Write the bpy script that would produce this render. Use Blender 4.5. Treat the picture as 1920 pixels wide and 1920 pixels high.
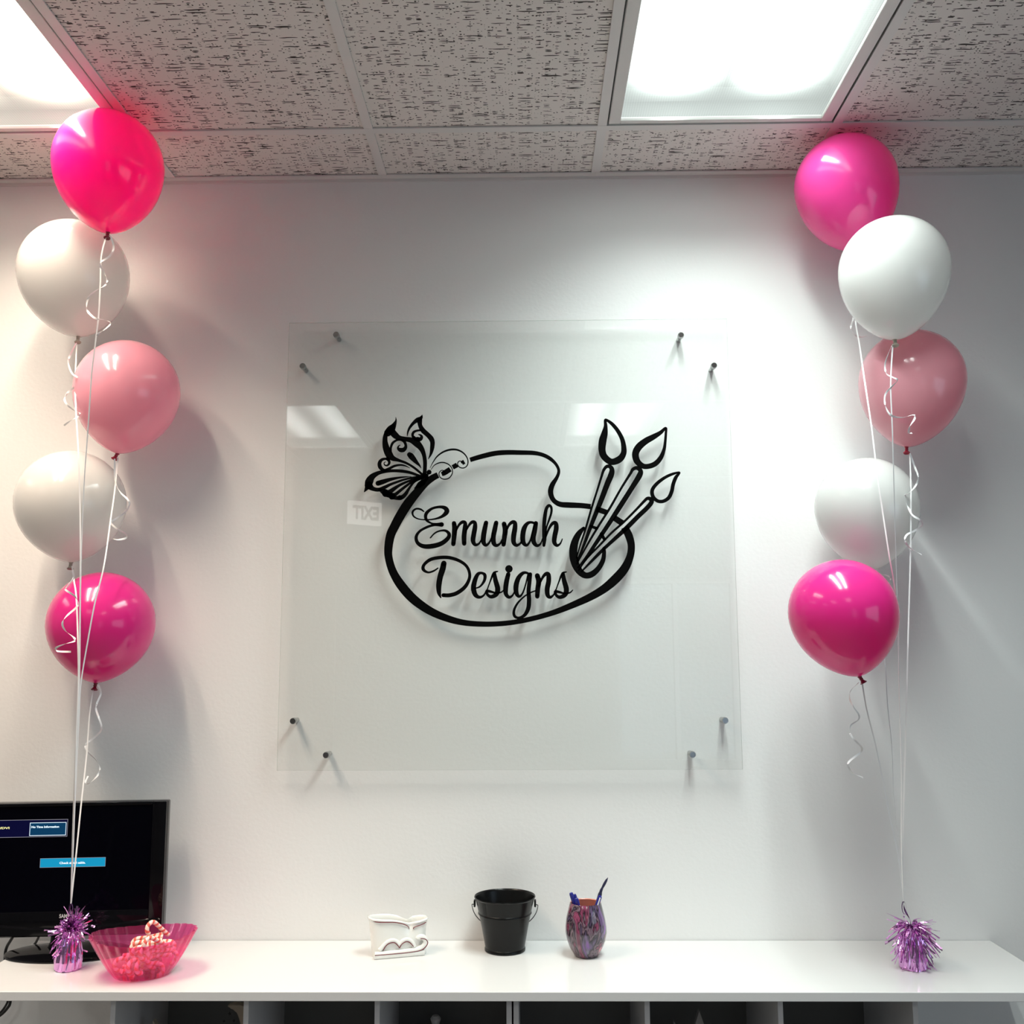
import bpy, bmesh, math, random
from mathutils import Vector, Matrix, Euler
random.seed(7)
C = bpy.context.scene.collection
for o in list(bpy.data.objects): bpy.data.objects.remove(o)
S = bpy.context.scene
PI = math.pi

# ------------------------------------------------------------------ camera
F = 1861.93; CAM = Vector((.0528, -2.6994, 1.6196)); YAW, PITCH, ROLL = -.0156, .1383, -.0046
_f = Vector((math.sin(YAW)*math.cos(PITCH), math.cos(YAW)*math.cos(PITCH), math.sin(PITCH)))
_r = Vector((math.cos(YAW), -math.sin(YAW), 0)); _u = _r.cross(_f)
RT = _r*math.cos(ROLL)+_u*math.sin(ROLL); UP = _u*math.cos(ROLL)-_r*math.sin(ROLL); FW = _f
cd = bpy.data.cameras.new('camera'); cam = bpy.data.objects.new('camera', cd); C.objects.link(cam)
cd.sensor_width = 36; cd.lens = 36*F/1920; cd.clip_start = .05
cam.matrix_world = Matrix(((RT.x, UP.x, -FW.x, CAM.x), (RT.y, UP.y, -FW.y, CAM.y), (RT.z, UP.z, -FW.z, CAM.z), (0, 0, 0, 1)))
S.camera = cam
def pix(u, v, y):                       # photograph measurement -> point at depth y
    d = RT*((u-960)/F) - UP*((v-960)/F) + FW
    return CAM + d*((y-CAM.y)/d.y)

# ------------------------------------------------------------------ world, exposure, lights
S.view_settings.view_transform = 'Standard'; S.view_settings.look = 'None'
S.view_settings.gamma = 1; S.view_settings.use_curve_mapping = False
S.view_settings.exposure = 0.07
w = bpy.data.worlds.new('world'); S.world = w; w.use_nodes = True
w.node_tree.nodes['Background'].inputs[0].default_value = (.72, .86, 1, 1)
w.node_tree.nodes['Background'].inputs[1].default_value = .5
LAMP = 1.0                              # overall lamp factor
WARM = (1, .82, .65); COOL = (.90, 1, .965)
TUBE = {'lens_warm': 14, 'lens_cool': 12.5, 'lens_far': 5.5}; SPREAD = 126
TCOL = {'lens_warm': WARM, 'lens_cool': COOL, 'lens_far': (1, .97, .92)}
def area(name, loc, rot, sx, sy, power, col):
    l = bpy.data.lights.new(name, 'AREA'); l.shape = 'RECTANGLE'; l.size = sx; l.size_y = sy
    l.energy = power; l.color = col
    o = bpy.data.objects.new(name, l); C.objects.link(o); o.location = loc; o.rotation_euler = rot
    return o
# daylight entering by the storefront window at the back right
area('window_daylight', (1.37, -6.12, 1.45), (-PI/2, 0, 0), 1.0, 1.5, 12, (.66, .80, 1))

# daylight entering by the shop window in the right wall
area('window_daylight', (2.97, -3.0, 1.62), (0, PI/2, 0), 1.1, 2.5, 11, (.58, .78, 1))

# ------------------------------------------------------------------ materials
def mat(name, col=(.8, .8, .8), rough=.5, metal=0, **kw):
    m = bpy.data.materials.new(name); m.use_nodes = True
    b = m.node_tree.nodes['Principled BSDF']
    b.inputs['Base Color'].default_value = (*col, 1); b.inputs['Roughness'].default_value = rough
    b.inputs['Metallic'].default_value = metal
    for k, v in kw.items(): b.inputs[k].default_value = v
    return m
def N(m, t, **kw):
    n = m.node_tree.nodes.new(t)
    for k, v in kw.items():
        if isinstance(k, str) and hasattr(n, k): setattr(n, k, v)
        else: n.inputs[k].default_value = v
    return n
def L(m, a, b): m.node_tree.links.new(a, b)
def bump(m, scale, strength, dist=.002, detail=2):
    b = m.node_tree.nodes['Principled BSDF']; tc = N(m, 'ShaderNodeTexCoord'); n = N(m, 'ShaderNodeTexNoise')
    n.inputs['Scale'].default_value = scale; n.inputs['Detail'].default_value = detail
    bp = N(m, 'ShaderNodeBump'); bp.inputs['Strength'].default_value = strength; bp.inputs['Distance'].default_value = dist
    L(m, tc.outputs['Object'], n.inputs['Vector']); L(m, n.outputs['Fac'], bp.inputs['Height']); L(m, bp.outputs['Normal'], b.inputs['Normal'])
    return m
def emis(name, col, st):
    m = bpy.data.materials.new(name); m.use_nodes = True; nt = m.node_tree; nt.nodes.clear()
    e = nt.nodes.new('ShaderNodeEmission'); o = nt.nodes.new('ShaderNodeOutputMaterial')
    e.inputs[0].default_value = (*col, 1); e.inputs[1].default_value = st; nt.links.new(e.outputs[0], o.inputs[0]); return m
M = {}
M['wall'] = bump(mat('wall_paint', (.83, .83, .82), .55), 90, .12, .003)
M['ceil_metal'] = mat('grid_paint', (.72, .70, .68), .5)
M['housing'] = mat('housing_grey', (.25, .25, .25), .6)
M['white_lam'] = mat('white_laminate', (.68, .68, .675), .16)
M['edge_lam'] = bump(mat('laminate_edge', (.72, .72, .72), .4), 300, .05)
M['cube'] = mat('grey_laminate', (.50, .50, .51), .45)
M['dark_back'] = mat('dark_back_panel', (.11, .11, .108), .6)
M['room'] = bump(mat('back_room_paint', (.34, .34, .36), .6), 90, .1, .003)
M['floor'] = bump(mat('floor_vinyl', (.17, .16, .15), .4), 20, .05)
M['black'] = mat('black_vinyl', (.003, .003, .003), .45, **{'Specular IOR Level': .02})
M['gloss_black'] = mat('piano_black', (.003, .003, .004), .07, **{'Specular IOR Level': .22})
M['screen'] = mat('screen_black', (.001, .001, .003), .12, **{'Specular IOR Level': .08})
M['satin_black'] = mat('bucket_black', (.004, .004, .004), .26, **{'Specular IOR Level': .25})
M['wire'] = mat('dark_wire', (.06, .06, .06), .35, .9)
M['cable'] = mat('cable_rubber', (.01, .01, .01), .5)
M['chrome'] = mat('chrome', (.42, .42, .42), .08, 1)
M['ceramic'] = mat('white_ceramic', (.86, .85, .81), .18, **{'Coat Weight': .4})
M['redline'] = mat('red_glaze_line', (.16, .01, .02), .3)
M['bisque'] = mat('bisque', (.34, .29, .23), .6)
M['greyfig'] = mat('grey_bisque', (.30, .28, .27), .6)
M['blue'] = mat('blue_plastic', (.012, .015, .22), .25)
M['clip'] = mat('white_plastic', (.8, .8, .85), .3)
M['navy'] = mat('navy_rubber', (.01, .012, .05), .5)
M['door'] = mat('door_paint', (.3, .3, .29), .5)
M['ribbon'] = mat('ribbon', (.88, .87, .87), .28, **{'Specular IOR Level': .6})
M['foil'] = mat('purple_foil', (.80, .42, .80), .14, 1)
M['foil_dark'] = mat('purple_loop', (.12, .05, .16), .2, .8)

def fresnel(nt, ior):
    g = nt.nodes.new('ShaderNodeNewGeometry'); mx = nt.nodes.new('ShaderNodeMapRange'); fr = nt.nodes.new('ShaderNodeFresnel')
    mx.inputs[3].default_value = ior; mx.inputs[4].default_value = 1/ior
    nt.links.new(g.outputs['Backfacing'], mx.inputs[0]); nt.links.new(mx.outputs[0], fr.inputs[0]); return fr
def latex(name, col, trans=.45, knotc=None):
    m = bpy.data.materials.new(name); m.use_nodes = True; nt = m.node_tree; nt.nodes.clear()
    o = nt.nodes.new('ShaderNodeOutputMaterial'); d = nt.nodes.new('ShaderNodeBsdfDiffuse'); t = nt.nodes.new('ShaderNodeBsdfTranslucent')
    d.inputs[0].default_value = (*col, 1); t.inputs[0].default_value = (*col, 1)
    mx = nt.nodes.new('ShaderNodeMixShader'); mx.inputs[0].default_value = trans
    g = nt.nodes.new('ShaderNodeBsdfGlossy'); g.inputs['Roughness'].default_value = .15; g.inputs[0].default_value = (1, 1, 1, 1)
    fr = fresnel(nt, 1.5)
    m2 = nt.nodes.new('ShaderNodeMixShader')
    nt.links.new(d.outputs[0], mx.inputs[1]); nt.links.new(t.outputs[0], mx.inputs[2])
    ge = nt.nodes.new('ShaderNodeNewGeometry'); ou = nt.nodes.new('ShaderNodeMath'); ou.operation = 'SUBTRACT'; ou.inputs[0].default_value = 1   # gloss on the outer skin only
    ml = nt.nodes.new('ShaderNodeMath'); ml.operation = 'MULTIPLY'
    nt.links.new(ge.outputs['Backfacing'], ou.inputs[1]); nt.links.new(ou.outputs[0], ml.inputs[0]); nt.links.new(fr.outputs[0], ml.inputs[1])
    nt.links.new(ml.outputs[0], m2.inputs[0]); nt.links.new(mx.outputs[0], m2.inputs[1]); nt.links.new(g.outputs[0], m2.inputs[2])
    nt.links.new(m2.outputs[0], o.inputs[0]); return m
M['hot'] = latex('hot_pink_latex', (1.0, .012, .39), .5)
M['pinkR'] = latex('bright_pink_latex', (1.0, .085, .44), .48)
M['magenta'] = latex('magenta_latex', (.82, .034, .31), .38)
M['light'] = latex('light_pink_latex', (.95, .47, .58), .42)
M['dusty'] = latex('dusty_pink_latex', (.93, .48, .55), .42)
M['white'] = latex('white_latex', (.78, .78, .765), .42)
M['knot_r'] = mat('dark_red_knot', (.22, .008, .03), .3)
M['knot_p'] = mat('rose_knot', (.42, .02, .05), .3)
M['knot_w'] = mat('cream_knot', (.45, .42, .34), .35)

def clear(name, tint, refl=1.49, diff=None, dfac=0, rough=.01):
    m = bpy.data.materials.new(name); m.use_nodes = True; nt = m.node_tree; nt.nodes.clear()
    o = nt.nodes.new('ShaderNodeOutputMaterial'); t = nt.nodes.new('ShaderNodeBsdfTransparent'); t.inputs[0].default_value = (*tint, 1)
    g = nt.nodes.new('ShaderNodeBsdfGlossy'); g.inputs['Roughness'].default_value = rough; g.inputs[0].default_value = (1, 1, 1, 1)
    fr = fresnel(nt, refl)
    base = t
    if diff:
        d = nt.nodes.new('ShaderNodeBsdfTranslucent'); d.inputs[0].default_value = (*diff, 1)
        d2 = nt.nodes.new('ShaderNodeBsdfDiffuse'); d2.inputs[0].default_value = (*diff, 1)
        md = nt.nodes.new('ShaderNodeMixShader'); md.inputs[0].default_value = .5
        nt.links.new(d.outputs[0], md.inputs[1]); nt.links.new(d2.outputs[0], md.inputs[2])
        mm = nt.nodes.new('ShaderNodeMixShader'); mm.inputs[0].default_value = dfac
        nt.links.new(t.outputs[0], mm.inputs[1]); nt.links.new(md.outputs[0], mm.inputs[2]); base = mm
    m2 = nt.nodes.new('ShaderNodeMixShader')
    nt.links.new(fr.outputs[0], m2.inputs[0]); nt.links.new(base.outputs[0], m2.inputs[1]); nt.links.new(g.outputs[0], m2.inputs[2])
    nt.links.new(m2.outputs[0], o.inputs[0]); return m
M['acrylic'] = clear('clear_acrylic', (.985, .99, .985))
M['acrylic_edge'] = clear('acrylic_edge', (.80, .83, .80), diff=(.55, .58, .55), dfac=.35)
M['glass'] = clear('window_glass', (.95, .97, .97))
M['bowl'] = clear('pink_acrylic', (1, .42, .68), diff=(1, .10, .40), dfac=.10, rough=.04)
M['wrap'] = clear('clear_wrapper', (.93, .93, .93), diff=(.8, .8, .8), dfac=.1)

def tile_mat():
    m = mat('ceiling_tile', (.62, .59, .565), .9); b = m.node_tree.nodes['Principled BSDF']
    geo = N(m, 'ShaderNodeTexCoord')
    def layer(sx, sy, thr0, thr1, dist, seed, nscale):
        nz = N(m, 'ShaderNodeTexNoise'); nz.inputs['Scale'].default_value = nscale; nz.inputs['Detail'].default_value = 1
        L(m, geo.outputs['Object'], nz.inputs['Vector'])
        sub = N(m, 'ShaderNodeVectorMath', operation='SUBTRACT'); sub.inputs[1].default_value = (.5, .5, .5); L(m, nz.outputs['Color'], sub.inputs[0])
        sc = N(m, 'ShaderNodeVectorMath', operation='SCALE'); sc.inputs['Scale'].default_value = dist; L(m, sub.outputs[0], sc.inputs[0])
        ad = N(m, 'ShaderNodeVectorMath', operation='ADD'); L(m, geo.outputs['Object'], ad.inputs[0]); L(m, sc.outputs[0], ad.inputs[1])
        mu = N(m, 'ShaderNodeVectorMath', operation='MULTIPLY'); mu.inputs[1].default_value = (sx, sy, 1); L(m, ad.outputs[0], mu.inputs[0])
        v = N(m, 'ShaderNodeTexVoronoi', voronoi_dimensions='2D'); v.inputs['Scale'].default_value = 1
        if 'Randomness' in v.inputs: v.inputs['Randomness'].default_value = 1
        L(m, mu.outputs[0], v.inputs['Vector'])
        sp = N(m, 'ShaderNodeSeparateColor'); L(m, v.outputs['Color'], sp.inputs[0])
        mr = N(m, 'ShaderNodeMapRange'); mr.inputs[3].default_value = thr0; mr.inputs[4].default_value = thr1; L(m, sp.outputs[0], mr.inputs[0])
        lt = N(m, 'ShaderNodeMath', operation='LESS_THAN'); L(m, v.outputs['Distance'], lt.inputs[0]); L(m, mr.outputs[0], lt.inputs[1])
        return lt.outputs[0]
    # long fissures, medium dashes, pin holes
    a = layer(17, 190, -1.35, .42, .0060, 1, 32)
    c = layer(46, 185, -.80, .38, .0035, 2, 70)
    d = layer(125, 140, -.62, .30, .003, 3, 160)
    mx = N(m, 'ShaderNodeMath', operation='MAXIMUM'); L(m, a, mx.inputs[0]); L(m, c, mx.inputs[1])
    m2 = N(m, 'ShaderNodeMath', operation='MAXIMUM'); L(m, mx.outputs[0], m2.inputs[0]); L(m, d, m2.inputs[1])
    mix = N(m, 'ShaderNodeMix', data_type='RGBA'); mix.inputs[6].default_value = (.76, .715, .68, 1); mix.inputs[7].default_value = (.06, .05, .046, 1)
    L(m, m2.outputs[0], mix.inputs[0]); L(m, mix.outputs[2], b.inputs['Base Color'])
    bp = N(m, 'ShaderNodeBump', invert=True); bp.inputs['Strength'].default_value = .5; bp.inputs['Distance'].default_value = .002
    L(m, m2.outputs[0], bp.inputs['Height']); L(m, bp.outputs['Normal'], b.inputs['Normal'])
    return m
M['tile'] = tile_mat()
M['void'] = mat('unlit_void', (.02, .02, .02), .9)  # near-black stands in for shade above the tiles and inside star holes

def lens_mat(name, col, base, peak):
    """prismatic lens of a two-tube troffer: bright over the tubes, dimmer at the ends"""
    m = bpy.data.materials.new(name); m.use_nodes = True; nt = m.node_tree; nt.nodes.clear()
    o = nt.nodes.new('ShaderNodeOutputMaterial'); e = nt.nodes.new('ShaderNodeEmission'); tc = nt.nodes.new('ShaderNodeTexCoord')
    sx = nt.nodes.new('ShaderNodeSeparateXYZ'); nt.links.new(tc.outputs['Object'], sx.inputs[0])
    def mth(op, a, b=None, c=None):
        n = nt.nodes.new('ShaderNodeMath'); n.operation = op
        for i, x in enumerate((a, b, c)):
            if x is None: continue
            if isinstance(x, (int, float)): n.inputs[i].default_value = x
            else: nt.links.new(x, n.inputs[i])
        return n.outputs[0]
    ax = mth('ABSOLUTE', sx.outputs[0]); ay = mth('ABSOLUTE', sx.outputs[1])
    # distance to the tube segment |x|=.135, |y|<.50
    dx = mth('DIVIDE', mth('SUBTRACT', ax, .13), .079)
    dy = mth('DIVIDE', mth('MAXIMUM', mth('SUBTRACT', ay, .465), 0), .062)
    r2 = mth('ADD', mth('MULTIPLY', dx, dx), mth('MULTIPLY', dy, dy))
    g = mth('POWER', 2.718, mth('MULTIPLY', r2, -1))
    s1 = mth('SINE', mth('MULTIPLY', sx.outputs[0], 1000)); s2 = mth('SINE', mth('MULTIPLY', sx.outputs[1], 1000))
    pr = mth('ADD', 1, mth('MULTIPLY', mth('ADD', s1, s2), .07))
    st = mth('MULTIPLY', mth('ADD', base, mth('MULTIPLY', g, peak)), pr)
    e.inputs[0].default_value = (*col, 1); nt.links.new(st, e.inputs[1])
    tr = nt.nodes.new('ShaderNodeBsdfTransparent'); ad = nt.nodes.new('ShaderNodeAddShader')
    nt.links.new(e.outputs[0], ad.inputs[0]); nt.links.new(tr.outputs[0], ad.inputs[1]); nt.links.new(ad.outputs[0], o.inputs[0]); return m
M['lens_warm'] = lens_mat('warm_lens', (1, .90, .74), .0, 4.0*LAMP)
M['lens_cool'] = lens_mat('cool_lens', (.88, 1, .95), .0, 4.0*LAMP)
M['lens_far'] = lens_mat('far_lens', (.95, 1, .96), .0, 3.4*LAMP)
M['prism_warm'] = lens_mat('warm_prism', (1, .93, .80), .46*LAMP, 0)
M['prism_cool'] = lens_mat('cool_prism', (.90, 1, .95), .46*LAMP, 0)

def marble():
    m = mat('marbled_resin', (.3, .1, .2), .12, **{'Coat Weight': .6}); b = m.node_tree.nodes['Principled BSDF']
    tc = N(m, 'ShaderNodeTexCoord'); mp = N(m, 'ShaderNodeMapping'); mp.inputs['Scale'].default_value = (1, 1, .42)
    L(m, tc.outputs['Object'], mp.inputs['Vector'])
    n1 = N(m, 'ShaderNodeTexNoise'); n1.inputs['Scale'].default_value = 14; n1.inputs['Detail'].default_value = 3; n1.inputs['Distortion'].default_value = 2.4
    L(m, mp.outputs[0], n1.inputs['Vector'])
    cr = N(m, 'ShaderNodeValToRGB'); L(m, n1.outputs['Fac'], cr.inputs[0]); e = cr.color_ramp.elements
    e[0].position = .30; e[0].color = (.24, .09, .36, 1); e[1].position = .74; e[1].color = (.70, .18, .20, 1)
    for p, c in ((.38, (.13, .09, .17, 1)), (.45, (.012, .008, .012, 1)), (.50, (.20, .13, .17, 1)), (.53, (.02, .01, .015, 1)), (.57, (.28, .06, .13, 1)), (.63, (.06, .02, .03, 1)), (.67, (.50, .13, .20, 1))):
        x = e.new(p); x.color = c
    L(m, cr.outputs[0], b.inputs['Base Color']); return m
M['marble'] = marble()
M['coral'] = bump(mat('coral_inside', (.72, .26, .19), .3), 60, .1)
def stripe():
    m = mat('candy_stripe', (.9, .8, .75), .2); b = m.node_tree.nodes['Principled BSDF']
    uv = N(m, 'ShaderNodeUVMap'); sp = N(m, 'ShaderNodeSeparateXYZ'); L(m, uv.outputs[0], sp.inputs[0])
    a = N(m, 'ShaderNodeMath', operation='MULTIPLY_ADD'); a.inputs[1].default_value = 7; L(m, sp.outputs[1], a.inputs[0]); L(m, sp.outputs[0], a.inputs[2])
    f = N(m, 'ShaderNodeMath', operation='FRACT'); L(m, a.outputs[0], f.inputs[0])
    g = N(m, 'ShaderNodeMath', operation='GREATER_THAN'); g.inputs[1].default_value = .58; L(m, f.outputs[0], g.inputs[0])
    mix = N(m, 'ShaderNodeMix', data_type='RGBA'); mix.inputs[6].default_value = (.93, .80, .68, 1); mix.inputs[7].default_value = (.80, .14, .10, 1)
    L(m, g.outputs[0], mix.inputs[0]); L(m, mix.outputs[2], b.inputs['Base Color']); return m
M['candy'] = stripe()

# ------------------------------------------------------------------ object helpers
def obj(name, bm, m, parent=None, smooth=False, loc=None):
    me = bpy.data.meshes.new(name)
    bmesh.ops.recalc_face_normals(bm, faces=bm.faces)
    bm.to_mesh(me); bm.free()
    for x in (m if isinstance(m, (list, tuple)) else [m]): me.materials.append(x)
    if smooth:
        for p in me.polygons: p.use_smooth = True
        try: me.set_sharp_from_angle(angle=math.radians(40 if smooth is True else smooth))
        except Exception: pass
    o = bpy.data.objects.new(name, me); C.objects.link(o)
    if parent: o.parent = parent
    if loc is not None: o.location = loc
    return o
def thing(name, label, cat, loc=(0, 0, 0), rz=0, group=None):
    o = bpy.data.objects.new(name, None); C.objects.link(o); o.location = loc; o.rotation_euler = (0, 0, rz)
    o.empty_display_size = .05; return tag(o, label, cat, group)
def tag(o, label, cat, group=None):
    o['label'] = label; o['category'] = cat
    if group: o['group'] = group
    return o
def struct(name, bm, m, **k):
    o = obj(name, bm, m, **k); o['kind'] = 'structure'; return o
def box(bm, x0, x1, y0, y1, z0, z1, mi=0, bev=0):
    vs = [bm.verts.new((x, y, z)) for x in (x0, x1) for y in (y0, y1) for z in (z0, z1)]
    fs = []
    for q in ((0, 1, 3, 2), (4, 6, 7, 5), (0, 4, 5, 1), (2, 3, 7, 6), (0, 2, 6, 4), (1, 5, 7, 3)):
        f = bm.faces.new([vs[i] for i in q]); f.material_index = mi; fs.append(f)
    if bev:
        es = list({e for f in fs for e in f.edges})
        bmesh.ops.bevel(bm, geom=es, offset=bev, segments=2, affect='EDGES', profile=.5)
    return bm
def BM(): return bmesh.new()
def lathe(bm, prof, n=48, cx=0, cy=0, sx=1, sy=1, mi=0, rfun=None, close_top=False, close_bot=False):
    rings = []
    for k, (r, z) in enumerate(prof):
        ring = []
        for i in range(n):
            a = 2*PI*i/n; rr = r if rfun is None else rfun(r, z, a, k)
            ring.append(bm.verts.new((cx+rr*math.cos(a)*sx, cy+rr*math.sin(a)*sy, z)))
        rings.append(ring)
    for a, b in zip(rings, rings[1:]):
        for i in range(n):
            f = bm.faces.new((a[i], a[(i+1) % n], b[(i+1) % n], b[i])); f.material_index = mi
    if close_bot: bm.faces.new(rings[0]).material_index = mi
    if close_top: bm.faces.new(rings[-1]).material_index = mi
    return rings
def tube(bm, pts, r, n=10, caps=True, uv=False, mi=0):
    pts = [Vector(p) for p in pts]; rings = []; nrm = None; cum = [0]
    for a, b in zip(pts, pts[1:]): cum.append(cum[-1]+(b-a).length)
    for i, p in enumerate(pts):
        t = (pts[min(i+1, len(pts)-1)]-pts[max(i-1, 0)]).normalized()
        if nrm is None: nrm = t.orthogonal().normalized()
        else: nrm = (nrm - t*nrm.dot(t)).normalized()
        bn = t.cross(nrm); rr = r(i/(len(pts)-1)) if callable(r) else r
        rings.append([bm.verts.new(p+(nrm*math.cos(2*PI*k/n)+bn*math.sin(2*PI*k/n))*rr) for k in range(n)])
    lay = bm.loops.layers.uv.verify() if uv else None
    for i, (a, b) in enumerate(zip(rings, rings[1:])):
        for k in range(n):
            f = bm.faces.new((a[k], a[(k+1) % n], b[(k+1) % n], b[k])); f.material_index = mi
            if uv:
                for lp, (uu, vv) in zip(f.loops, ((k/n, cum[i]), ((k+1)/n, cum[i]), ((k+1)/n, cum[i+1]), (k/n, cum[i+1]))): lp[lay].uv = (uu, vv*uv)
    if caps: bm.faces.new(rings[0]); bm.faces.new(rings[-1])
def catmull(P, n=8):
    out = []
    for i in range(len(P)-1):
        p0 = P[max(i-1, 0)]; p1 = P[i]; p2 = P[i+1]; p3 = P[min(i+2, len(P)-1)]
        for k in range(n):
            t = k/n
            out.append(tuple(.5*((2*b)+(-a+c)*t+(2*a-5*b+4*c-d)*t*t+(-a+3*b-3*c+d)*t**3) for a, b, c, d in zip(p0, p1, p2, p3)))
    out.append(tuple(P[-1])); return out

# ------------------------------------------------------------------ the setting
ZC = 2.9695; T = .6096; X0 = -.3556; TY = .2648; HX = 4.0; RX = 3.0; BY = -6.2
bm = BM(); box(bm, -HX, RX, 0, .12, 0, ZC+.2); struct('wall_front', bm, M['wall'])
bm = BM(); box(bm, -HX-.12, -HX, BY, .12, 0, ZC+.2); struct('wall_left', bm, M['room'])
bm = BM(); box(bm, RX, RX+.12, -1.7, .12, 0, ZC+.2); box(bm, RX, RX+.12, BY, -4.3, 0, ZC+.2); box(bm, RX, RX+.12, -4.3, -1.7, 0, 1.0); box(bm, RX, RX+.12, -4.3, -1.7, 2.25, ZC+.2)
struct('wall_right', bm, M['room'])
bm = BM()
WX0, WX1, WZ0, WZ1 = .82, 1.9, .62, 2.25
box(bm, -HX, WX0, BY-.12, BY, 0, ZC+.2); box(bm, WX1, RX, BY-.12, BY, 0, ZC+.2)
box(bm, WX0, WX1, BY-.12, BY, 0, WZ0); box(bm, WX0, WX1, BY-.12, BY, WZ1, ZC+.2); struct('wall_back', bm, M['room'])
bm = BM(); box(bm, -HX-.12, RX+.12, BY-.12, .12, -.1, 0); struct('floor', bm, M['floor'])
bm = BM(); box(bm, WX0, WX1, BY-.07, BY-.064, WZ0, WZ1)
win = struct('window_1', bm, M['glass'])
bm = BM(); box(bm, RX+.05, RX+.056, -4.3, -1.7, 1.0, 2.25); w2 = struct('window_2', bm, M['glass'])
bm = BM(); box(bm, RX+.03, RX+.08, -4.3, -4.25, 1.0, 2.25); box(bm, RX+.03, RX+.08, -1.75, -1.7, 1.0, 2.25); box(bm, RX+.03, RX+.08, -4.25, -1.75, 1.0, 1.05); box(bm, RX+.03, RX+.08, -4.25, -1.75, 2.2, 2.25)
obj('window_frame', bm, M['door'], w2)
bm = BM()
for a, b, c, d in ((WX0, WX0+.05, WZ0, WZ1), (WX1-.05, WX1, WZ0, WZ1), (WX0+.05, WX1-.05, WZ0, WZ0+.05), (WX0+.05, WX1-.05, WZ1-.05, WZ1), (1.34, 1.38, WZ0+.05, WZ1-.05)):
    box(bm, a, b, BY-.10, BY-.03, c, d)
obj('window_frame', bm, M['door'], win)
bm = BM(); box(bm, -2.6, -1.65, BY+.001, BY+.04, 0, 2.1, bev=.004); struct('door_1', bm, M['door'])

# suspended ceiling: lay-in tiles (2 x 4 ft) on a T grid, lights in some cells
fix = {}                                          # cell -> lens
ROWS = [TY+1.2192*k for k in range(0, 6)]         # y of the main runners (negative side)
lights = [(-2, 0, 'lens_warm'), (1, 0, 'lens_cool'), (-2, 2, 'lens_far'), (1, 2, 'lens_far'), (-5, 0, 'lens_far'), (-5, 2, 'lens_far')]
for k, r, l in lights: fix[(k, r)] = l
bm = BM()
kx0, kx1 = -6, 5
bands = [(0, -1, -TY)] + [(-ROWS[i], i, -(ROWS[i]+1.2192)) for i in range(5)]
for k in range(kx0, kx1+1):
    xa, xb = X0+k*T, X0+(k+1)*T
    xa, xb = max(xa, -HX), min(xb, RX)
    if xb-xa < .02: continue
    for ya, ri, yb in bands:
        yb = max(yb, BY)
        if (k, ri) in fix or ya-yb < .02: continue
        box(bm, xa+.004, xb-.004, yb+.004, ya-.004, ZC+.004, ZC+.018)
box(bm, -HX, RX, BY, 0, ZC+.16, ZC+.2, mi=1)  # dark slab added above the tiles to block sky light in gaps
struct('ceiling', bm, [M['tile'], M['void']])
bm = BM()
for i, y in enumerate(ROWS):
    if -y > BY: box(bm, -HX, RX, -y-.012, -y+.012, ZC-.001, ZC+.003); box(bm, -HX, RX, -y-.0012, -y+.0012, ZC+.003, ZC+.035)
struct('trim_1', bm, M['ceil_metal'])
bm = BM()
for k in range(kx0, kx1+1):
    x = X0+k*T
    if not -HX < x < RX: continue
    ys = [(0, TY)] + [(ROWS[i], ROWS[i]+1.2192) for i in range(5)]
    for a, b in ys:
        b = min(b, -BY); box(bm, x-.012, x+.012, -b+.012, -a-.012, ZC-.0005, ZC+.003); box(bm, x-.0012, x+.0012, -b+.012, -a-.012, ZC+.003, ZC+.035)
struct('trim_2', bm, M['ceil_metal'])
bm = BM(); box(bm, -HX, RX, -.022, 0, ZC-.002, ZC+.002); box(bm, -HX, RX, -.0025, 0, ZC-.011, ZC-.002); struct('trim_3', bm, M['ceil_metal'])

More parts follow.
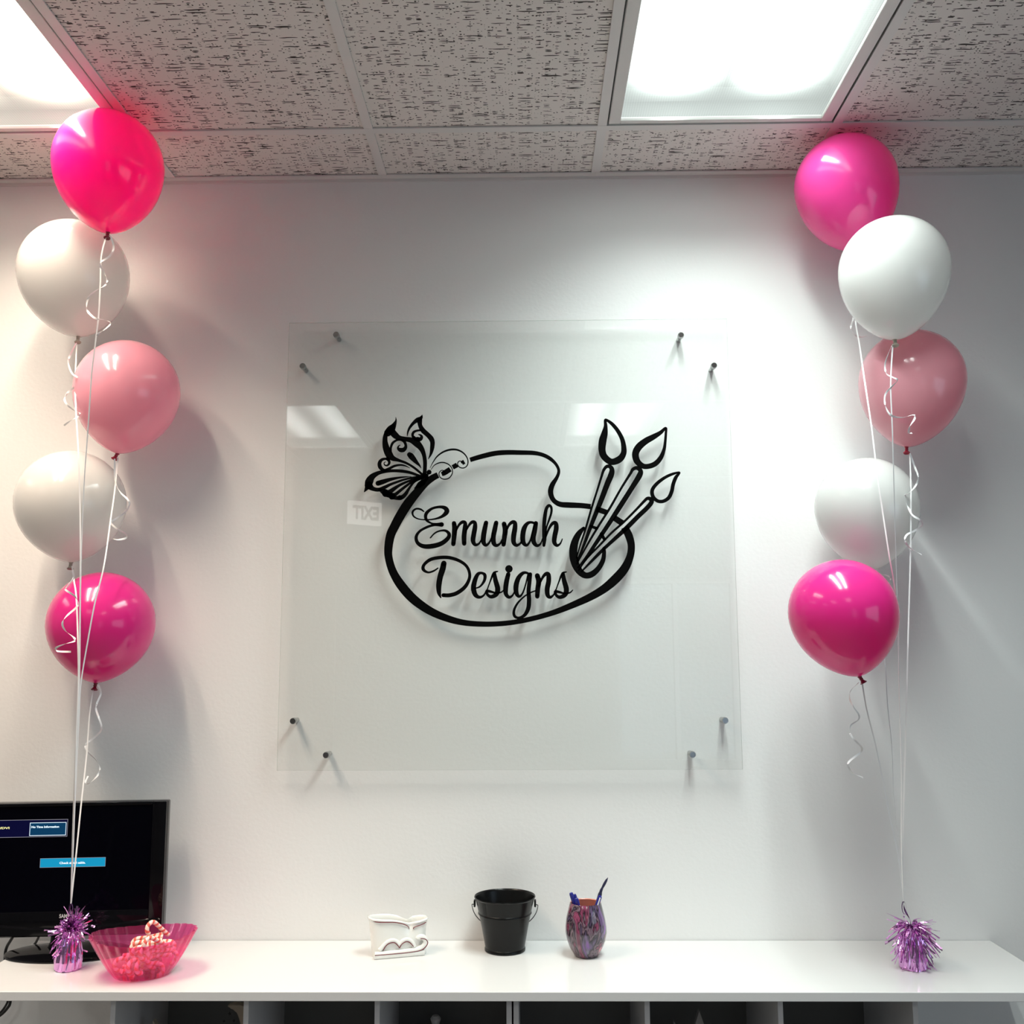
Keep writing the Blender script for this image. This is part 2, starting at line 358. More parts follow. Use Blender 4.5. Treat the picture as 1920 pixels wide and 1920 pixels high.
where = {(-2, 0): 'nearest the sign wall, above the left balloons', (1, 0): 'nearest the sign wall, toward the right balloons',
         (-2, 2): 'behind the left front one', (1, 2): 'behind the right front one', (-5, 0): 'far left near the sign wall',
         (-5, 2): 'far left in the middle of the room', (-2, 4): 'at the back of the room by the door', (1, 4): 'at the back of the room by the window'}
for k, r, l in lights:
    xa, xb = X0+k*T+.0135, X0+(k+1)*T-.0135; ya, yb = -ROWS[r]-.0135, -(ROWS[r]+1.2192)+.0135
    cx, cy = (xa+xb)/2, (ya+yb)/2; hx, hy = (xb-xa)/2-.003, (ya-yb)/2-.003
    t = thing('ceiling_light', '%s two-tube recessed ceiling light panel %s' % ({'lens_warm': 'warm white', 'lens_cool': 'cool white', 'lens_far': 'white'}[l], where[(k, r)]), 'ceiling light', (cx, cy, ZC), 0, 'recessed ceiling lights')
    bm = BM()
    q = .030                                      # door frame width
    box(bm, -hx, -hx+q, -hy, hy, .001, .012, bev=.002); box(bm, hx-q, hx, -hy, hy, .001, .012, bev=.002)
    box(bm, -hx+q, hx-q, hy-.016, hy, .001, .012, bev=.002); box(bm, -hx+q, hx-q, -hy, -hy+.016, .001, .012, bev=.002)
    obj('door_frame', bm, M['ceil_metal'], t)
    bm = BM(); box(bm, -hx, hx, -hy, -hy+.002, .014, .10); box(bm, -hx, hx, hy-.002, hy, .014, .10); box(bm, -hx, -hx+.002, -hy, hy, .014, .10); box(bm, hx-.002, hx, -hy, hy, .014, .10); box(bm, -hx, hx, -hy, hy, .10, .104)
    obj('housing', bm, M['housing'], t)
    bm = BM(); a, b = hx-q+.002, hy-.014
    bm.faces.new([bm.verts.new(p) for p in ((-a, -b, .008), (-a, b, .008), (a, b, .008), (a, -b, .008))])
    obj('diffuser', bm, M['prism_warm' if l == 'lens_warm' else 'prism_cool'], t)
    bm = BM(); a, b = hx-.004, hy-.004
    bm.faces.new([bm.verts.new(p) for p in ((-a, -b, .060), (-a, b, .060), (a, b, .060), (a, -b, .060))])
    obj('tube_reflector', bm, M[l], t)
    for sx_ in (-1, 1):                           # the two fluorescent tubes behind the prismatic lens
        lo = area('tube_lamp', (sx_*.135, 0, .03), (0, 0, 0), .05, 1.1, TUBE[l], TCOL[l]); lo.parent = t; lo.data.spread = math.radians(SPREAD)

# ------------------------------------------------------------------ counter and cube units
ZK = .8757; DK = .394; XL, XR = -1.2336, 1.2339; TH = .0195
bm = BM(); box(bm, XL, XR, -DK, -.002, ZK-TH, ZK, bev=.0012)
for f in bm.faces:
    if abs(f.normal.z) < .5 : f.material_index = 1
ct = obj('countertop', bm, [M['white_lam'], M['edge_lam']]); tag(ct, 'long glossy white countertop on grey cube shelves below the sign', 'countertop')
def organizer(x0, label, xs):
    zt = ZK-TH
    t = thing('cube_organizer', label, 'shelf unit', ((xs[0]+xs[-1])/2, -.19, 0), 0, 'cube shelves under the countertop')
    ox, oy = (xs[0]+xs[-1])/2, -.19
    h = .0058
    for i, x in enumerate(xs):
        bm = BM(); box(bm, x-h-ox, x+h-ox, -.372-oy, -.03-oy, 0, zt, bev=.0008)
        obj('side_panel' if i in (0, len(xs)-1) else 'divider', bm, M['cube'], t)
    for z in (.012, .27, .56):
        for a, b in zip(xs, xs[1:]):
            bm = BM(); box(bm, a+h-ox, b-h-ox, -.372-oy, -.03-oy, z-.006, z+.006); obj('shelf', bm, M['cube'], t)
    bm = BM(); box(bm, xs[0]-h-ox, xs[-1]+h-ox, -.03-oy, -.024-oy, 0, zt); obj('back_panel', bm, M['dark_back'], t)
    return t
organizer(0, 'grey laminate cube shelf unit under left and middle of the countertop', [-.8770, -.5795, -.2875, .0050])
organizer(0, 'grey laminate cube shelf unit under right half of the countertop', [.0205, .3100, .6030, .8985])

# ------------------------------------------------------------------ sign
SY = -.035
sign = thing('acrylic_sign', 'large clear acrylic wall sign with black butterfly and palette logo reading Emunah Designs', 'sign', (0, 0, 1.3093))
tl, tr, br, bl = pix(543.5, 602.5, SY), pix(1364.5, 601, SY), pix(1391.5, 1442, SY), pix(516.5, 1445, SY)
hw = .6096; z0 = 1.3093; z1 = z0+1.2192
bm = BM(); box(bm, -hw, hw, SY, SY+.006, 0, z1-z0)
bm.normal_update()
for f in bm.faces:
    if abs(f.normal.y) < .5: f.material_index = 1
obj('panel', bm, [M['acrylic'], M['acrylic_edge']], sign)
VY = SY-.0004
CAPS = [True]
def WK(sc): return {3.0: 1.05, 6.4: 1.10}.get(sc, 1.38 if sc < 5.7 else 1.16)
def S2(P, org, sc):
    out = []; wk = WK(sc)
    for p in P:
        q = pix(org[0]+p[0]/sc, org[1]+p[1]/sc, VY); out.append((q.x, q.z-1.3093, p[2]*wk/sc/1862*(VY-CAM.y)))
    return out
def stroke(bm, P, org, sc, closed=False):
    P = S2(P, org, sc)
    if closed:
        Q = P+[P[0]]; c = catmull([P[-1]]+Q+[P[1]], 8)[8:-8]
    else: c = catmull(P, 8) if len(P) > 1 else P
    yf, yb = VY-.0006, VY+.0003
    if len(c) == 1 or P[0] == P[-1] and len(P) == 1:
        pass
    Lf, Rt = [], []
    for i, (x, z, w_) in enumerate(c):
        a = c[max(i-1, 0)]; b = c[min(i+1, len(c)-1)]
        if closed and i in (0, len(c)-1): a, b = c[-2], c[1]
        dx, dz = b[0]-a[0], b[1]-a[1]; l = math.hypot(dx, dz) or 1
        nx, nz = -dz/l, dx/l; h = abs(w_)/2
        Lf.append((x+nx*h, z+nz*h)); Rt.append((x-nx*h, z-nz*h))
    def strip(y): return [(bm.verts.new((a[0], y, a[1])), bm.verts.new((b[0], y, b[1]))) for a, b in zip(Lf, Rt)]
    f = strip(yf); g = strip(yb)
    for i in range(len(f)-1):
        bm.faces.new((f[i][0], f[i+1][0], f[i+1][1], f[i][1])); bm.faces.new((g[i][0], g[i][1], g[i+1][1], g[i+1][0]))
        bm.faces.new((f[i][0], g[i][0], g[i+1][0], f[i+1][0])); bm.faces.new((f[i][1], f[i+1][1], g[i+1][1], g[i][1]))
    if not closed and CAPS[0]:
        for j, i2 in ((0, 1), (-1, -2)):
            x, z, w_ = c[j]; disc2(bm, x, z, abs(w_)/2, yf, yb)
def disc2(bm, x, z, r, yf, yb, n=14):
    if r < 1e-5: return
    a = [bm.verts.new((x+r*math.cos(2*PI*i/n), yf, z+r*math.sin(2*PI*i/n))) for i in range(n)]
    b = [bm.verts.new((v.co.x, yb, v.co.z)) for v in a]
    bm.faces.new(a); bm.faces.new(b[::-1])
    for i in range(n): bm.faces.new((a[i], b[i], b[(i+1) % n], a[(i+1) % n]))
def strokes(name, org, sc, LST, parent=sign, dots=(), closed=()):
    bm = BM()
    for P in LST: stroke(bm, P, org, sc)
    for P in closed: stroke(bm, P, org, sc, True)
    for x, y, d in dots:
        q = S2([(x, y, d)], org, sc)[0]; disc2(bm, q[0], q[1], q[2]/2, VY-.0006, VY+.0003, 24)
    return obj(name, bm, M['black'], parent)
A = ((660, 760), 6.4); B = ((760, 920), 1920/340); CC = ((1020, 770), 1629/280); D = ((660, 760), 3.0)
CAPS[0] = False
strokes('palette_outline', *D, [
    [(664, 307, 25), (720, 290, 27), (800, 271, 28), (870, 265, 27), (950, 266, 26), (1020, 268, 24), (1070, 278, 22), (1110, 297, 21), (1142, 325, 17), (1160, 355, 16), (1162, 380, 17), (1150, 410, 20), (1128, 445, 27), (1117, 480, 29), (1122, 512, 27), (1140, 540, 26), (1172, 557, 29), (1220, 561, 31), (1290, 564, 29), (1343, 570, 29)],
    [(1376, 583, 30), (1432, 603, 30)],
    [(1474, 632, 32), (1519, 662, 34)],
    [(1533, 685, 40), (1558, 735, 42), (1571, 790, 39), (1564, 850, 40), (1535, 915, 47), (1484, 975, 50), (1420, 1030, 45), (1340, 1078, 40), (1230, 1128, 34), (1120, 1170, 29), (1000, 1203, 27), (880, 1224, 27), (760, 1231, 28), (640, 1224, 31), (540, 1200, 37), (440, 1157, 43), (350, 1094, 49), (282, 1020, 50), (232, 940, 44), (207, 860, 42), (205, 800, 45), (217, 730, 49), (240, 680, 50), (272, 620, 52), (315, 552, 52), (365, 490, 46), (410, 440, 42), (450, 410, 36), (484, 392, 33)],
    [(504, 387, 22), (520, 380, 28), (553, 359, 28)],
    [(566, 349, 26), (592, 335, 27)],
    [(618, 325, 24), (632, 317, 24)]])
CAPS[0] = True
strokes('butterfly', *A, [
    # fore wing
    [(525, 145, 6), (527, 185, 20), (502, 240, 56), (470, 285, 90), (430, 330, 84)],
    [(430, 300, 40), (403, 360, 50), (396, 430, 58), (410, 510, 76), (445, 590, 84), (490, 635, 60), (560, 660, 34), (650, 692, 27), (740, 745, 26), (820, 810, 26), (860, 850, 30)],
    [(490, 250, 50), (482, 310, 74), (520, 360, 74), (570, 392, 56), (640, 405, 52), (710, 418, 62), (775, 455, 80), (830, 515, 62), (862, 590, 46), (876, 680, 44), (874, 770, 42), (868, 850, 50)],
    [(467, 560, 22), (467, 505, 26), (490, 450, 28), (540, 418, 24), (590, 416, 24), (630, 440, 32), (645, 480, 30), (640, 510, 40), (615, 535, 50), (580, 535, 48), (553, 515, 28), (560, 488, 14), (578, 478, 8)],
    [(690, 592, 56), (705, 605, 66), (735, 640, 60), (775, 685, 40), (808, 720, 22), (828, 752, 6)],
    # back wing
    [(843, 115, 6), (830, 150, 34), (785, 175, 50), (735, 215, 36), (695, 265, 28), (672, 315, 20), (663, 366, 8)],
    [(842, 118, 8), (815, 180, 52), (818, 240, 48), (850, 300, 56), (905, 350, 54), (950, 400, 58), (966, 450, 52), (960, 520, 46), (945, 585, 28), (916, 645, 6)],
    [(840, 300, 20), (790, 302, 24), (745, 318, 28), (727, 350, 30), (738, 388, 28), (780, 410, 44), (820, 405, 44), (836, 378, 32), (822, 358, 22), (798, 350, 10)],
    [(740, 380, 30), (760, 400, 36), (790, 405, 50)],
    # hind wing
    [(440, 655, 24), (400, 642, 26), (355, 655, 34), (330, 695, 42), (340, 745, 44), (385, 780, 34), (440, 762, 30), (510, 728, 27), (580, 716, 22), (640, 726, 15), (695, 752, 5)],
    [(425, 640, 40), (445, 670, 30), (445, 700, 26), (420, 722, 20), (392, 715, 14), (385, 692, 10), (402, 678, 7)],
    [(850, 862, 40), (790, 840, 30), (700, 808, 32), (600, 790, 36), (500, 785, 34), (400, 792, 38), (310, 815, 46), (240, 860, 70), (205, 920, 90), (185, 980, 60), (145, 1042, 5)],
    [(200, 960, 90), (250, 1000, 50), (320, 1012, 44), (390, 985, 40), (460, 950, 30), (540, 920, 26), (620, 893, 24), (710, 872, 24), (800, 862, 34)],
    [(330, 1010, 30), (390, 1040, 70), (440, 1045, 56), (500, 1005, 44), (560, 965, 32), (640, 925, 27), (720, 895, 25), (800, 870, 34)],
    [(400, 1062, 60), (470, 1080, 60), (520, 1068, 40), (570, 1030, 34), (640, 975, 30), (710, 925, 27), (800, 880, 34)],
    [(470, 1095, 56), (540, 1112, 44), (590, 1108, 48), (640, 1068, 42), (690, 990, 28), (750, 915, 28), (830, 870, 40)],
    [(312, 935, 56), (370, 918, 54), (450, 892, 40), (540, 872, 26), (630, 860, 16), (712, 856, 5)],
    # body
    [(870, 840, 50), (880, 868, 70), (850, 915, 56), (810, 950, 56), (775, 980, 30), (745, 997, 5)],
    [(900, 870, 24), (905, 835, 26), (912, 815, 20)],
    [(850, 930, 60), (800, 975, 40)],
    # antennae
    [(938, 750, 5), (968, 690, 9), (1020, 615, 15), (1090, 562, 19), (1170, 534, 22), (1250, 532, 21), (1320, 560, 17), (1370, 610, 14), (1392, 670, 12), (1380, 725, 12), (1340, 752, 12), (1295, 745, 12), (1268, 712, 11), (1275, 680, 11), (1300, 668, 10), (1318, 690, 16)],
    [(948, 772, 5), (985, 722, 9), (1040, 692, 13), (1100, 687, 13), (1160, 710, 12), (1200, 760, 11), (1202, 820, 11), (1165, 872, 12), (1110, 887, 12), (1062, 868, 11), (1043, 825, 10), (1060, 790, 10), (1090, 780, 10), (1110, 805, 18)]],
    dots=[(925, 802, 54), (405, 1055, 84), (480, 1092, 74), (575, 1108, 56)])
t1 = strokes('paintbrush', *CC, [
    [(355, 1610, 12), (400, 1450, 15), (450, 1300, 19), (520, 1060, 21), (580, 870, 20), (630, 710, 24), (650, 650, 28), (680, 612, 32), (715, 608, 38), (740, 640, 46), (732, 700, 56), (690, 800, 54), (630, 960, 50), (570, 1110, 44), (500, 1290, 36), (430, 1480, 26), (360, 1640, 14)]],
    closed=[[(668, 105, 26), (672, 170, 36), (660, 250, 62), (640, 330, 74), (633, 430, 68), (660, 505, 66), (735, 558, 62), (820, 532, 66), (866, 470, 56), (870, 400, 50), (852, 310, 42), (805, 220, 38), (745, 148, 34), (692, 108, 26)]])
strokes('paintbrush', *CC, [
    [(360, 1670, 12), (480, 1450, 20), (600, 1250, 22), (720, 1060, 23), (840, 850, 22), (940, 690, 26), (970, 640, 32), (1015, 625, 38), (1052, 655, 44), (1040, 710, 54), (960, 840, 48), (820, 1060, 48), (700, 1245, 42), (580, 1425, 38), (470, 1590, 30), (372, 1710, 14)]],
    closed=[[(1328, 190, 24), (1270, 240, 38), (1190, 288, 54), (1110, 332, 62), (1035, 395, 68), (998, 470, 66), (1015, 550, 62), (1075, 602, 52), (1140, 607, 50), (1215, 578, 50), (1275, 510, 44), (1310, 420, 32), (1323, 330, 26), (1329, 250, 24)]])
strokes('paintbrush', *CC, [
    [(380, 1740, 12), (470, 1610, 18), (600, 1475, 20), (740, 1330, 21), (870, 1215, 22), (1000, 1085, 23), (1095, 985, 28), (1130, 957, 32), (1165, 968, 40), (1172, 1000, 44), (1120, 1065, 44), (1030, 1150, 44), (900, 1280, 44), (780, 1390, 36), (650, 1510, 32), (520, 1640, 26), (410, 1755, 14)]],
    closed=[[(1478, 675, 18), (1400, 692, 26), (1310, 735, 30), (1225, 802, 34), (1180, 870, 36), (1190, 940, 36), (1240, 985, 34), (1300, 988, 34), (1360, 950, 36), (1393, 880, 36), (1410, 800, 36), (1440, 725, 34)]])
strokes('thumb_hole', *CC, [
    [(432, 1282, 30), (385, 1335, 52), (345, 1410, 66), (322, 1500, 76), (322, 1590, 78), (345, 1680, 74), (390, 1755, 66), (450, 1797, 58), (520, 1785, 58), (590, 1725, 50), (640, 1640, 44), (655, 1560, 38), (655, 1500, 30)],
    [(515, 1262, 26), (575, 1285, 30)], [(625, 1345, 34), (660, 1405, 28)]])
def letter(LST, dots=()): strokes('letter', *B, LST, dots=dots)
letter([[(195, 220, 10), (160, 197, 15), (112, 193, 15), (77, 225, 17), (87, 270, 13), (140, 300, 10), (220, 308, 10), (310, 300, 13), (390, 272, 24), (438, 225, 38), (425, 188, 34), (370, 172, 22), (290, 187, 20), (232, 228, 26), (214, 272, 26), (228, 315, 21), (275, 345, 14), (330, 355, 20), (385, 357, 34)],
        [(385, 360, 34), (310, 362, 22), (225, 388, 20), (150, 432, 20), (115, 490, 25), (130, 552, 28), (190, 588, 34), (280, 588, 38), (380, 560, 36), (450, 505, 32), (463, 460, 28), (428, 425, 20), (370, 425, 14), (312, 450, 12), (265, 500, 10)]])
letter([[(515, 345, 34), (522, 400, 40), (517, 480, 38), (508, 565, 34)],
        [(525, 460, 12), (560, 375, 18), (600, 335, 26), (632, 340, 28), (632, 390, 36), (622, 480, 38), (623, 560, 34)],
        [(635, 440, 12), (670, 372, 18), (705, 335, 26), (735, 338, 28), (738, 385, 36), (725, 460, 38), (717, 530, 36), (740, 572, 26), (780, 560, 16), (812, 505, 10)]])
letter([[(855, 340, 34), (842, 400, 38), (828, 480, 40), (828, 545, 36), (855, 577, 24), (895, 540, 15), (930, 450, 12)],
        [(962, 340, 34), (947, 410, 38), (932, 490, 38), (937, 555, 36), (965, 580, 26), (1003, 560, 16), (1022, 520, 10)]])
letter([[(1045, 352, 36), (1058, 420, 40), (1048, 500, 38), (1040, 570, 34)],
        [(1055, 470, 12), (1090, 375, 20), (1130, 335, 28), (1160, 342, 32), (1160, 400, 38), (1147, 480, 40), (1147, 545, 36), (1175, 578, 26), (1215, 560, 16), (1232, 520, 10)]])
letter([[(1375, 348, 20), (1330, 335, 20), (1290, 350, 28), (1258, 400, 38), (1243, 480, 40), (1250, 548, 36), (1285, 578, 22), (1322, 530, 14), (1345, 440, 12), (1365, 360, 14)],
        [(1382, 345, 34), (1370, 420, 38), (1355, 500, 38), (1365, 555, 34), (1398, 582, 24), (1432, 560, 14), (1452, 508, 8)]])
letter([[(1467, 580, 22), (1472, 500, 34), (1468, 400, 30), (1475, 290, 30), (1492, 195, 26), (1520, 158, 24), (1545, 178, 20), (1545, 235, 18), (1522, 310, 16), (1495, 390, 13), (1485, 470, 14)],
        [(1487, 490, 14), (1520, 405, 18), (1558, 348, 26), (1592, 345, 32), (1598, 400, 38), (1582, 480, 38), (1577, 545, 34), (1605, 580, 24), (1640, 560, 14), (1662, 512, 8)]])
letter([[(345, 820, 10), (300, 850, 14), (240, 865, 16), (190, 833, 26), (200, 782, 24), (270, 728, 27), (380, 707, 27), (480, 712, 27), (580, 747, 25), (648, 800, 23), (679, 870, 23), (675, 940, 25), (630, 1020, 29), (550, 1082, 31), (470, 1107, 31), (402, 1107, 30)],
        [(408, 770, 42), (395, 830, 46), (370, 910, 44), (355, 1000, 42), (357, 1080, 32), (375, 1132, 10)]])
letter([[(735, 1035, 10), (790, 1015, 14), (835, 955, 22), (842, 895, 26), (808, 872, 20), (768, 885, 28), (737, 950, 36), (722, 1030, 40), (740, 1100, 36), (783, 1128, 24), (830, 1108, 15), (862, 1050, 9)]])
def ess(dx, dy):
    letter([[(868+dx, 1045+dy, 10), (895+dx, 970+dy, 11), (935+dx, 875+dy, 18), (978+dx, 855+dy, 9)],
            [(942+dx, 875+dy, 28), (955+dx, 950+dy, 36), (978+dx, 1040+dy, 40), (962+dx, 1098+dy, 36), (910+dx, 1123+dy, 28), (872+dx, 1103+dy, 22), (862+dx, 1065+dy, 24), (900+dx, 1068+dy, 20), (960+dx, 1083+dy, 14), (1015+dx, 1075+dy, 12), (1045+dx, 1048+dy, 8)]])
ess(0, 0)
letter([[(1090, 885, 34), (1072, 960, 38), (1062, 1040, 38), (1067, 1098, 32), (1100, 1128, 24), (1138, 1105, 14), (1160, 1055, 9)]], dots=[(1097, 828, 58)])
letter([[(1320, 888, 18), (1275, 868, 20), (1235, 880, 28), (1195, 930, 36), (1172, 1010, 40), (1177, 1085, 34), (1205, 1120, 22), (1240, 1088, 14), (1272, 1000, 12), (1298, 895, 14)],
        [(1322, 885, 30), (1315, 960, 32), (1305, 1060, 32), (1310, 1160, 34), (1300, 1250, 33), (1260, 1320, 26), (1200, 1347, 20), (1155, 1325, 22), (1152, 1265, 20), (1190, 1190, 16), (1260, 1120, 12), (1330, 1078, 11), (1385, 1058, 9)]])
letter([[(1397, 900, 38), (1412, 960, 40), (1402, 1040, 38), (1397, 1120, 34)],
        [(1410, 1015, 12), (1450, 925, 20), (1487, 882, 28), (1515, 890, 34), (1517, 960, 38), (1502, 1040, 38), (1507, 1105, 34), (1535, 1128, 24), (1572, 1100, 13), (1590, 1050, 9)]])
ess(727, 5)
for u, v in ((630, 627), (567, 686), (1277, 628), (1339, 685), (549, 1352), (611, 1416), (1360, 1351), (1299, 1415)):
    p = pix(u, v, -.048); bm = BM()
    lathe(bm, [(.0055, 0), (.0055, .029)], 20, close_bot=True, close_top=True)
    lathe(bm, [(.0085, .0352), (.0085, .046), (.0072, .0485)], 24, close_bot=True, close_top=True)
    lathe(bm, [(.0068, 0), (.0068, .028)], 24, close_bot=True, close_top=True)
    bmesh.ops.rotate(bm, verts=bm.verts, cent=(0, 0, 0), matrix=Matrix.Rotation(PI/2, 3, 'X'))
    obj('standoff', bm, M['chrome'], sign, smooth=True, loc=(p.x, -.001, p.z-1.3093))

# ------------------------------------------------------------------ balloons
def frame_ribbon(bm, pts, w_, tw0=0, tw=0, side=Vector((1, 0, 0)), th=.0003):
    """thin flat ribbon along 3-D points, slowly twisting"""
    pts = [Vector(p) for p in pts]; prev = None
    for i, p in enumerate(pts):
        t = (pts[min(i+1, len(pts)-1)]-pts[max(i-1, 0)]).normalized()
        s = side-t*side.dot(t)
        if s.length < .05: s = Vector((0, 1, 0))-t*t.y
        s.normalize(); n = t.cross(s); a = tw0+tw*i
        d = (s*math.cos(a)+n*math.sin(a))*w_/2; e = (n*math.cos(a)-s*math.sin(a))*th/2
        cur = [bm.verts.new(p+d+e), bm.verts.new(p-d+e), bm.verts.new(p-d-e), bm.verts.new(p+d-e)]
        if prev:
            for k in range(4): bm.faces.new((prev[k], prev[(k+1) % 4], cur[(k+1) % 4], cur[k]))
        else: bm.faces.new(cur)
        prev = cur
    bm.faces.new(prev)
def balloon(bb, y, knot, m, km, label, group, string, curl, cy=None, kdir=0):
    u0, u1, v0, v1 = bb; uc, vc = (u0+u1)/2, (v0+v1)/2
    c = pix(uc, vc, y); Rr = (pix(u1, vc, y)-pix(u0, vc, y)).length/2*.985
    top, bot = pix(uc, v0, y), pix(uc, v1, y); H = (top-bot).length
    k = pix(knot[0], knot[1], y)
    ax = Vector((k.x-c.x, 0, k.z-c.z)).normalized()
    ang = math.atan2(-ax.x, -ax.z)                   # tilt about the view axis
    t = thing('balloon', label, 'balloon', k, 0, group)
    hu = Rr*1.0; hl = H-hu; cz = hl-H/2              # widest point above the geometric centre
    prof = []
    for i in range(0, 15): a = PI/2*i/14; prof.append((Rr*math.sin(a) if i else .0005, cz+hu*math.cos(a)))
    for i in range(1, 17):
        s = i/16; s2 = math.sin(s*PI/2); prof.append((max(Rr*(1-s2**2.0)**.64, .004), cz-hl*s2))
    bm = BM(); lathe(bm, prof, 56, close_top=False); 
    bmesh.ops.contextual_create(bm, geom=[e for e in bm.edges if e.is_boundary and e.verts[0].co.z > 0])
    rot = Matrix.Rotation(ang, 3, 'Y')
    bmesh.ops.rotate(bm, verts=bm.verts, cent=(0, 0, 0), matrix=rot)
    off = c-k
    bmesh.ops.translate(bm, verts=bm.verts, vec=off)
    obj('latex_body', bm, m, t, smooth=True)
    # neck and rolled lip
    b0 = off+rot@Vector((0, 0, cz-hl)); ln = (-b0).length+.004; d = (-b0).normalized() if b0.length > 1e-4 else Vector((0, 0, -1))
    ln = max(ln, .016)
    bm = BM(); lathe(bm, [(.006, -.001), (.0038, .004), (.0046, .007), (.0036, .0095), (.0062, ln-.002), (.0085, ln), (.0075, ln+.002), (.003, ln-.001)], 20, close_bot=True, close_top=True)
    q = Vector((0, 0, 1)).rotation_difference(Vector((d.x+kdir, d.y-.25, d.z)).normalized())
    bmesh.ops.rotate(bm, verts=bm.verts, cent=(0, 0, 0), matrix=q.to_matrix()); bmesh.ops.translate(bm, verts=bm.verts, vec=b0)
    obj('knot', bm, km, t, smooth=True)
    # long ribbon down to the weight
    P = catmull([tuple(pix(*p)-k) for p in string], 10)
    bm = BM(); frame_ribbon(bm, P, .0035, random.uniform(-.3, .3), random.choice((-1, 1))*.014); obj('ribbon', bm, M['ribbon'], t)
    # curled tail
    n = len(curl); yy = cy if cy is not None else y-.01
    Q = []
    for i, (u, v) in enumerate(curl): Q.append(tuple(pix(u, v, yy+.011*math.sin(i*1.45))-k))
    bm = BM(); frame_ribbon(bm, catmull(Q, 7), .0046, .5, .12, Vector((0, .5, 1))); obj('curled_tail', bm, M['ribbon'], t)
    return t
GL = 'left balloon column'; GR = 'right balloon column'
lw = (133, 1694, -.267); rw = (1694.5, 1690, -.257)
balloon((103, 304, 215, 435), -.36, (202, 440), M['hot'], M['knot_r'], 'hot pink balloon at top of the left bunch touching the ceiling', GL,
        [(200, 440, -.362), (190, 480, -.37), (188, 530, -.37), (185, 590, -.37), (178, 650, -.365), (172, 700, -.36), (168, 760, -.355), (163, 830, -.35), (158, 900, -.35), (154, 1000, -.35), (151.5, 1100, -.345), (150, 1250, -.335), (146, 1380, -.32), (140, 1500, -.3), (136, 1600, -.28), lw],
        [(208, 444), (213, 465), (206, 480), (191, 490), (188, 498), (195, 510), (201, 525), (197, 535), (180, 545), (165, 560), (163, 580), (172, 592), (182, 598), (195, 600), (207, 605), (200, 615), (186, 625), (182, 630)], -.385)
balloon((40, 239, 418, 631), -.19, (147, 640), M['white'], M['knot_w'], 'white balloon second from top in the left bunch, right under the hot pink one', GL,
        [(144, 640, -.19), (141, 720, -.25), (143, 780, -.30), (147, 850, -.335), (150, 950, -.335), (151, 1050, -.335), (150, 1150, -.33), (148, 1280, -.325), (143, 1400, -.31), (139, 1550, -.29), lw],
        [(143, 643), (132, 665), (128, 680), (135, 700), (148, 710), (145, 722), (128, 735), (121, 748), (127, 760), (140, 770), (150, 775), (145, 782), (130, 790), (120, 798)], -.27)
balloon((141, 333, 641, 850), -.175, (219, 857), M['light'], M['knot_p'], 'light pink balloon in the middle of the left bunch', GL,
        [(221, 858, -.175), (215, 920, -.22), (208, 970, -.26), (195, 1060, -.31), (178, 1130, -.325), (165, 1200, -.325), (152, 1280, -.32), (148, 1350, -.31), (141, 1500, -.295), lw],
        [(215, 860), (216, 900), (225, 922), (238, 935), (243, 945), (235, 960), (218, 972), (208, 980), (220, 992), (235, 1000), (237, 1008), (222, 1012), (210, 1010)], -.25, kdir=-.3)
balloon((34, 232, 846, 1054), -.172, (133, 1063), M['white'], M['knot_w'], 'white balloon second from bottom in the left bunch', GL,
        [(135, 1060, -.172), (139, 1090, -.25), (143, 1120, -.30), (146, 1200, -.325), (147, 1290, -.32), (142, 1400, -.31), (137, 1550, -.29), lw],
        [(136, 1070), (138, 1083), (130, 1095), (123, 1105), (132, 1112), (142, 1120), (146, 1135), (125, 1155), (117, 1168), (122, 1182), (138, 1195), (140, 1202), (120, 1208), (105, 1215), (108, 1221), (133, 1222)], -.33)
balloon((92, 287, 1072, 1280), -.165, (179, 1284), M['magenta'], M['knot_r'], 'magenta balloon at the bottom of the left bunch above the television', GL,
        [(176, 1284, -.165), (168, 1340, -.19), (162, 1420, -.21), (153, 1500, -.235), (143, 1600, -.255), lw],
        [(184, 1284), (189, 1300), (180, 1325), (185, 1345), (190, 1360), (188, 1372), (168, 1390), (160, 1397), (165, 1410), (180, 1425), (187, 1440), (182, 1455), (168, 1468), (160, 1468), (165, 1455)], -.18)
balloon((1493, 1685, 259, 470), -.197, (1612, 478), M['pinkR'], M['knot_r'], 'bright pink balloon at top of the right bunch touching the ceiling', GR,
        [(1612, 478, -.197), (1604, 540, -.19), (1604, 600, -.20), (1612, 650, -.26), (1622, 720, -.32), (1634, 800, -.34), (1646, 900, -.34), (1655, 960, -.335), (1667, 1040, -.33), (1677, 1100, -.30), (1684, 1180, -.26), (1686, 1300, -.26), (1690, 1450, -.26), (1690, 1590, -.26), rw],
        [(1612, 480), (1605, 540), (1600, 595), (1595, 615), (1603, 628), (1615, 632), (1628, 628)], -.20)
balloon((1574, 1778, 411, 636), -.335, (1678, 645), M['white'], M['knot_w'], 'large white balloon overlapping the bright pink one in the right bunch', GR,
        [(1674, 645, -.335), (1670, 720, -.36), (1673, 800, -.36), (1675, 870, -.35), (1677, 950, -.335), (1680, 1040, -.32), (1684, 1180, -.30), (1687, 1300, -.29), (1690, 1450, -.28), (1691, 1600, -.265), rw],
        [(1672, 648), (1660, 680), (1662, 700), (1675, 708), (1683, 713), (1672, 725), (1660, 740), (1660, 760), (1670, 778), (1690, 783), (1713, 778), (1715, 785), (1706, 800), (1704, 812), (1710, 812)], -.372)
